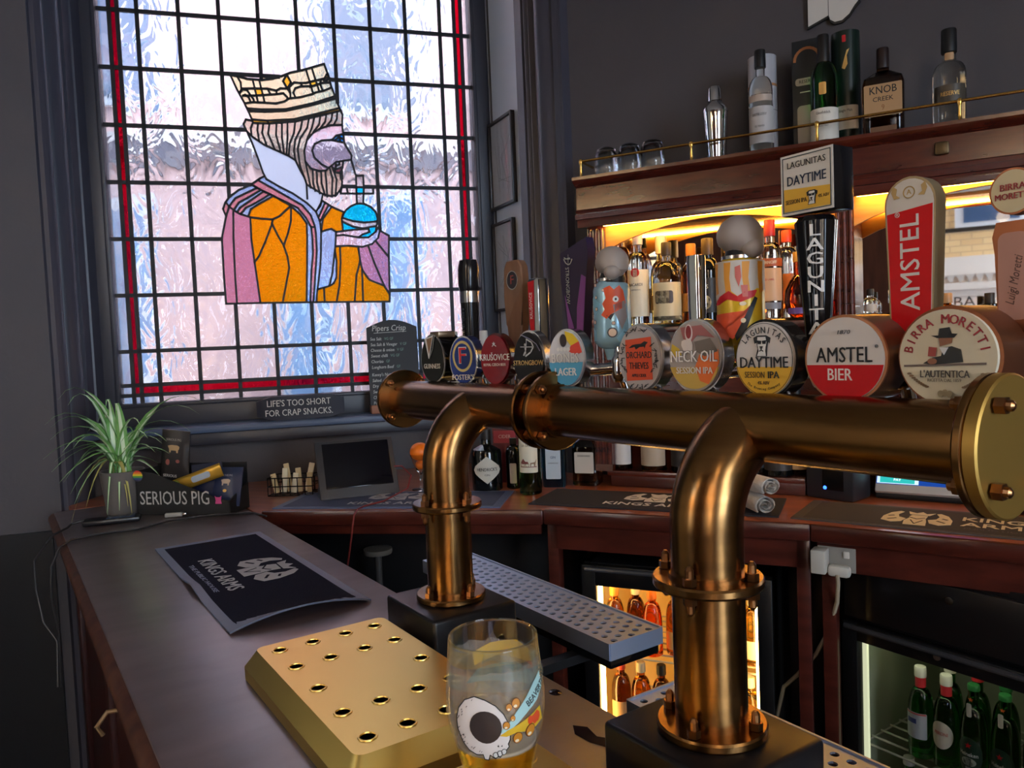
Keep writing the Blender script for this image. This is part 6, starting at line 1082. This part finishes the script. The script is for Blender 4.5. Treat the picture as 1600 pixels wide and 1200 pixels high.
# ---------------------------------------------------------------- plant and snack box at the bar end
PF = Frame(-1.287, 2.50, 63)
plant = thing('spider_plant', 'spider plant with striped arching leaves in a grey pot at the bar end', 'plant', PF.m(0, 0, CZ + .001))
obj('pot', lathe(B(), [(0, 0), (.050, 0), (.053, .004), (.068, .138), (.069, .142), (.063, .142), (.060, .125), (0, .122)], 40), mat('pot_grey', (104, 98, 94), .55, var=(6, (92, 87, 84))), plant, .5); obj('soil', lathe(B(), [(0, .12), (.061, .122), (0, .13)], 24), flat('3a2c22'), plant)
lg, lw_ = mat('leaf_green', (128, 178, 100), .4, var=(30, (104, 156, 84))), mat('leaf_cream', (214, 230, 196), .4); ly = mat('leaf_yellow', (176, 168, 96), .5)
def leaf(tip, lift, side, wd, ms, rnd):
    bm = B(); P0_ = V((rnd.uniform(-.022, .022), rnd.uniform(-.022, .022), .125)); P3 = V((tip[0], side, tip[1] + .135)); P1 = P0_ + V((tip[0] * .12, side * .15, lift)); P2 = V((tip[0] * .62, side * .6, max(P3.z, .135) + lift * .55)); rows = []; n = 9
    for i in range(n + 1):
        t = i / n; p = P0_ * (1 - t) ** 3 + P1 * 3 * t * (1 - t) ** 2 + P2 * 3 * t * t * (1 - t) + P3 * t ** 3
        d = (P1 - P0_) * (1 - t) ** 2 + (P2 - P1) * 2 * t * (1 - t) + (P3 - P2) * t * t; d.normalize(); s = d.cross(V((0, 0, 1))); s = s.normalized() if s.length > .05 else V((1, 0, 0))
        if abs(s.x) < .3 and abs(d.z) > .6: s = (s + V((.8, 0, 0))).normalized()
        u = s.cross(d); w_ = wd * (.55 + .45 * sin(pi * min(1, t * 1.35 + .1))) * (1 - t ** 4) + .0004
        rows.append([bm.verts.new(p + s * w_ * k + u * abs(k) * w_ * .35) for k in (-1, -.38, .38, 1)])
    for a, b in zip(rows, rows[1:]):
        for k in range(3): f = bm.faces.new((a[k], a[k + 1], b[k + 1], b[k])); f.material_index = 1 if k == 1 else 0
    o = obj('leaf', bm, ms[0], plant, 1.2); o.data.materials.append(ms[1]); return o
rnd = random.Random(11); gw = (lg, lw_)
for tip, lift in (((-.165, .25), .20), ((-.14, .23), .19), ((-.035, .215), .16), ((-.005, .205), .15), ((.265, .205), .17), ((.24, .175), .17), ((.21, .12), .16), ((-.205, .175), .16), ((-.19, .165), .15), ((-.20, .12), .15), ((-.215, .07), .14), ((-.20, .02), .15), ((-.17, -.02), .14), ((-.19, .05), .13), ((-.175, -.005), .13), ((.135, .095), .12), ((.12, .09), .11), ((.15, .03), .10), ((.145, .05), .09), ((.06, .155), .13), ((.125, .0), .08), ((.11, -.02), .07), ((-.13, .10), .13), ((-.09, .14), .13), ((.08, .11), .12), ((-.15, -.05), .12), ((-.12, .05), .12), ((.04, .12), .12), ((-.06, .17), .14), ((.17, .10), .13), ((-.16, .09), .15), ((.10, .06), .1)):
    leaf(tip, lift, rnd.uniform(-.09, .05), rnd.uniform(.0115, .0165), gw, rnd)
for tip, lift, sd in (((-.05, -.12), .09, -.085), ((-.015, -.11), .07, -.09), ((.02, -.13), .09, -.09), ((-.155, -.15), .11, -.05), ((-.11, -.10), .1, -.06), ((-.14, -.08), .1, -.07), ((.01, -.10), .06, -.088)): leaf(tip, lift, sd, rnd.uniform(.006, .009), (ly, ly) if rnd.random() < .6 else gw, rnd)
SF = Frame(-1.225, 2.462, 100.6); black_card = mat('black_card', (24, 23, 24), .6)
sb = thing('snack_box', 'black card display box with white hand lettering beside the plant', 'box', SF.m(.16, 0, CZ + .001))
def sx_(bm): return xf(bm, MX.Translation((-.16, 0, 0)))
fp = [(0, 0), (.325, 0), (.325, .045), (.29, .05), (.06, .135), (.0, .142)]
obj('front_panel', sx_(xf(gpoly(fp, th=.004), FM(0, 0, 0))), black_card, sb)
obj('back_panel', sx_(box(B(), 0, .325, .113, .117, 0, .15)), black_card, sb); obj('side_panel', sx_(box(B(), 0, .004, .0, .115, 0, .142)), black_card, sb); obj('side_panel', sx_(xf(gpoly([(0, 0), (.115, 0), (.115, .085), (.0, .045)], th=.004), MX.Translation((.325, 0, 0)) @ MX.Rotation(pi / 2, 4, 'Z') @ FM())), black_card, sb); obj('base', sx_(box(B(), 0, .325, 0, .115, 0, .003)), black_card, sb)
deco(sb, 'lettering', gtext('SERIOUS PIG', .062, .005, .72), flat('b8b4b0'), FM(-.025, -.0022, .052), .0004)
pg = [(-.011, -.013), (.011, -.013), (.009, -.002), (.012, .013), (.006, .008), (-.006, .008), (-.012, .013), (-.009, -.002)]; deco(sb, 'emblem', gpoly(pg), flat('c84a84'), FM(.128, -.0022, .048), .0004)
bd = thing('rainbow_badge', 'round rainbow badge pinned to the corner of the black snack box', 'badge', SF.m(.012, -.006, CZ + .128)); obj('badge_disc', xf(gpoly(ell(.018, .018, 28), th=.003), FM()), flat('3a3a3a'), bd)
for k, c in enumerate(('c83232', 'd87a2a', 'd8c030', '5a9a3a', '34507a', '3a3450')): deco(bd, 'stripe', gpoly(ell(.0175, .0175, 40, 0, 0, .0175 - .00583 * (k + 1), .0175 - .00583 * k)), flat(c), FM(0, -.0016, 0), .0003)
def pack(label, M, w_, h_, m, prints):
    t = thing('snack_packet', label, 'packet', M, 'snack packets in the display box'); bm = box(B(), -w_, w_, -.012, .012, 0, h_); bmesh.ops.subdivide_edges(bm, edges=bm.edges[:], cuts=4, use_grid_fill=True)
    for v in bm.verts: k = (1 - abs(v.co.x / w_) ** 3) * (1 - abs(v.co.z / h_ * 2 - 1) ** 4); v.co.y *= .15 + .85 * k
    obj('foil', bm, m, t, 1.2)
    for nm, g, pm, x, z in prints: deco(t, nm, g, pm, FM(x, -.0122, z), .0006)
def pigf(k): return gpoly([(-1 * k, .45 * k), (-.4 * k, .6 * k), (.6 * k, .6 * k), (1.0 * k, .4 * k), (.95 * k, 0), (.8 * k, -.1 * k), (.75 * k, -.6 * k), (.5 * k, -.6 * k), (.45 * k, -.25 * k), (-.45 * k, -.25 * k), (-.5 * k, -.6 * k), (-.75 * k, -.6 * k), (-.75 * k, -.1 * k)])
pinkp = flat('b0926a')
pack('tall black snack packet with a tan pig, standing at the back of the box', SF.m(.085, .075, CZ + .08) @ MX.Rotation(R(6), 4, 'Y'), .05, .185, flat('2a2626', .35), [('emblem', pigf(.021), pinkp, 0, .125), ('lettering', gtext('SERIOUS PIG', .011, .02, .9), flat('9a948c'), 0, .155), ('lettering', gtext('SERIOUS', .013, .02, 1), flat('c0bab0'), -.01, .035), ('print_spot', gpoly(ell(.007, .010, 14, -.02, .08), ell(.007, .006, 14, .016, .085)), flat('8a4a42'), 0, 0)])
pack('gold snack packet tilted across the box', SF.m(.16, .04, CZ + .10) @ MX.Rotation(R(72), 4, 'Y') @ MX.Translation((0, 0, -.06)), .022, .185, mat('gold_foil', (206, 160, 62), .3, metal=.6), [('print_spot', gpoly(rrect(-.010, .010, .08, .15, .008)), flat('a8b4c0'), 0, 0), ('print_spot', gpoly([(-.018, .005), (.018, .02), (.016, .05), (-.018, .03)]), flat('8a8a3a'), 0, 0)])
pack('plain navy snack packet leaning in the middle of the box', SF.m(.215, .06, CZ + .03) @ MX.Rotation(R(-6), 4, 'Y') @ MX.Rotation(R(-10), 4, 'X'), .055, .125, flat('262a40', .35), [('print_spot', gpoly(rrect(-.045, -.03, .06, .085, .003)), gold_p, 0, 0)])
pack('navy snack packet with a cream pig at the right of the box', SF.m(.285, .04, CZ + .02) @ MX.Rotation(R(-4), 4, 'Z') @ MX.Rotation(R(-16), 4, 'X'), .052, .125, flat('2c3450', .3), [('emblem', pigf(.017), flat('c8b09a'), 0, .075), ('lettering', gtext('SERIOUS PIG', .0095, .02, .9), flat('a8a8b0'), 0, .097), ('print_spot', gpoly(ell(.007, .005, 14)), gold_p, 0, .048)])
# card reader, adaptor and cables
rdF = MX.Translation((-1.25, 2.36, CZ + .001)) @ MX.Rotation(R(20), 4, 'Z'); rdr = thing('card_reader', 'flat black card reader on the bar in front of the plant pot', 'card reader', rdF); obj('body', box(B(), -.085, .075, -.03, .03, 0, .016, .005), mat('reader_black', (24, 24, 28), .3), rdr); obj('screen', box(B(), -.02, .06, -.022, .022, .0155, .0175, .001), mat('reader_screen', (46, 60, 86), .15), rdr)
ua = thing('cable_adaptor', 'small grey plug adaptor on the bar below the snack box lettering', 'adaptor', MX.Translation((-1.085, 2.405, CZ + .001)) @ MX.Rotation(R(10), 4, 'Z')); obj('housing', box(B(), -.026, .026, -.007, .007, 0, .013, .003), flat('a4a09a'), ua); obj('connector', box(B(), .026, .038, -.005, .005, .003, .010, .001), silver, ua)
ck = mat('cable_dark', (44, 42, 44), .4)
tag(obj('cable', tube(B(), [(-.773, 2.343, 1.084), (-.83, 2.40, 1.084), (-.894, 2.405, 1.084), (-.991, 2.385, 1.084), (-1.074, 2.33, 1.084), (-1.121, 2.235, 1.084), (-1.215, 2.188, 1.084), (-1.252, 2.128, 1.085), (-1.262, 2.09, 1.075), (-1.27, 2.06, 1.03), (-1.276, 2.06, .945), (-1.262, 2.06, .845), (-1.26, 2.05, .7)], .0033, 8), ck), 'dark cable wandering across the bar from the snack box and over its edge', 'cable')
tag(obj('cable', tube(B(), [(-1.337, 2.36, 1.092), (-1.37, 2.34, 1.086), (-1.354, 2.287, 1.085), (-1.345, 2.20, 1.085), (-1.325, 2.13, 1.075), (-1.335, 2.09, 1.04), (-1.335, 2.09, .96), (-1.315, 2.08, .87), (-1.275, 2.07, .82), (-1.27, 2.05, .7)], .0033, 8), ck), 'dark cable from the card reader looping down outside the bar', 'cable')

# ---------------------------------------------------------------- pub lamps overhead, behind the drinker
for k, (x, y) in enumerate(((-1.9, -.6), (.2, -1.3), (2.2, -1.0))):
    t = thing('pendant_lamp', ('brass pendant lamp over the room, left', 'brass pendant lamp over the room, centre', 'brass pendant lamp over the room, right')[k], 'lamp', MX.Translation((x, y, 2.75)), 'pendant lamps')
    obj('shade', lathe(B(), [(.16, 0), (.155, .03), (.06, .13), (.02, .15), (.018, .15), (.055, .125), (.15, .028), (.157, 0)], 32), brass_m, t); obj('cord', cyl(B(), (0, 0, .15), (0, 0, HT - 2.75), .004, 8), black_m, t)
    bm = B(); bmesh.ops.create_uvsphere(bm, u_segments=16, v_segments=10, radius=.045); obj('bulb', xf(bm, MX.Translation((0, 0, .05))), mat('warm_bulb', (255, 196, 120), .5, emit=60), t)
    lamp('lamp_light', 'POINT', (x, y, 2.70), 8, (1, .76, .48), .06)
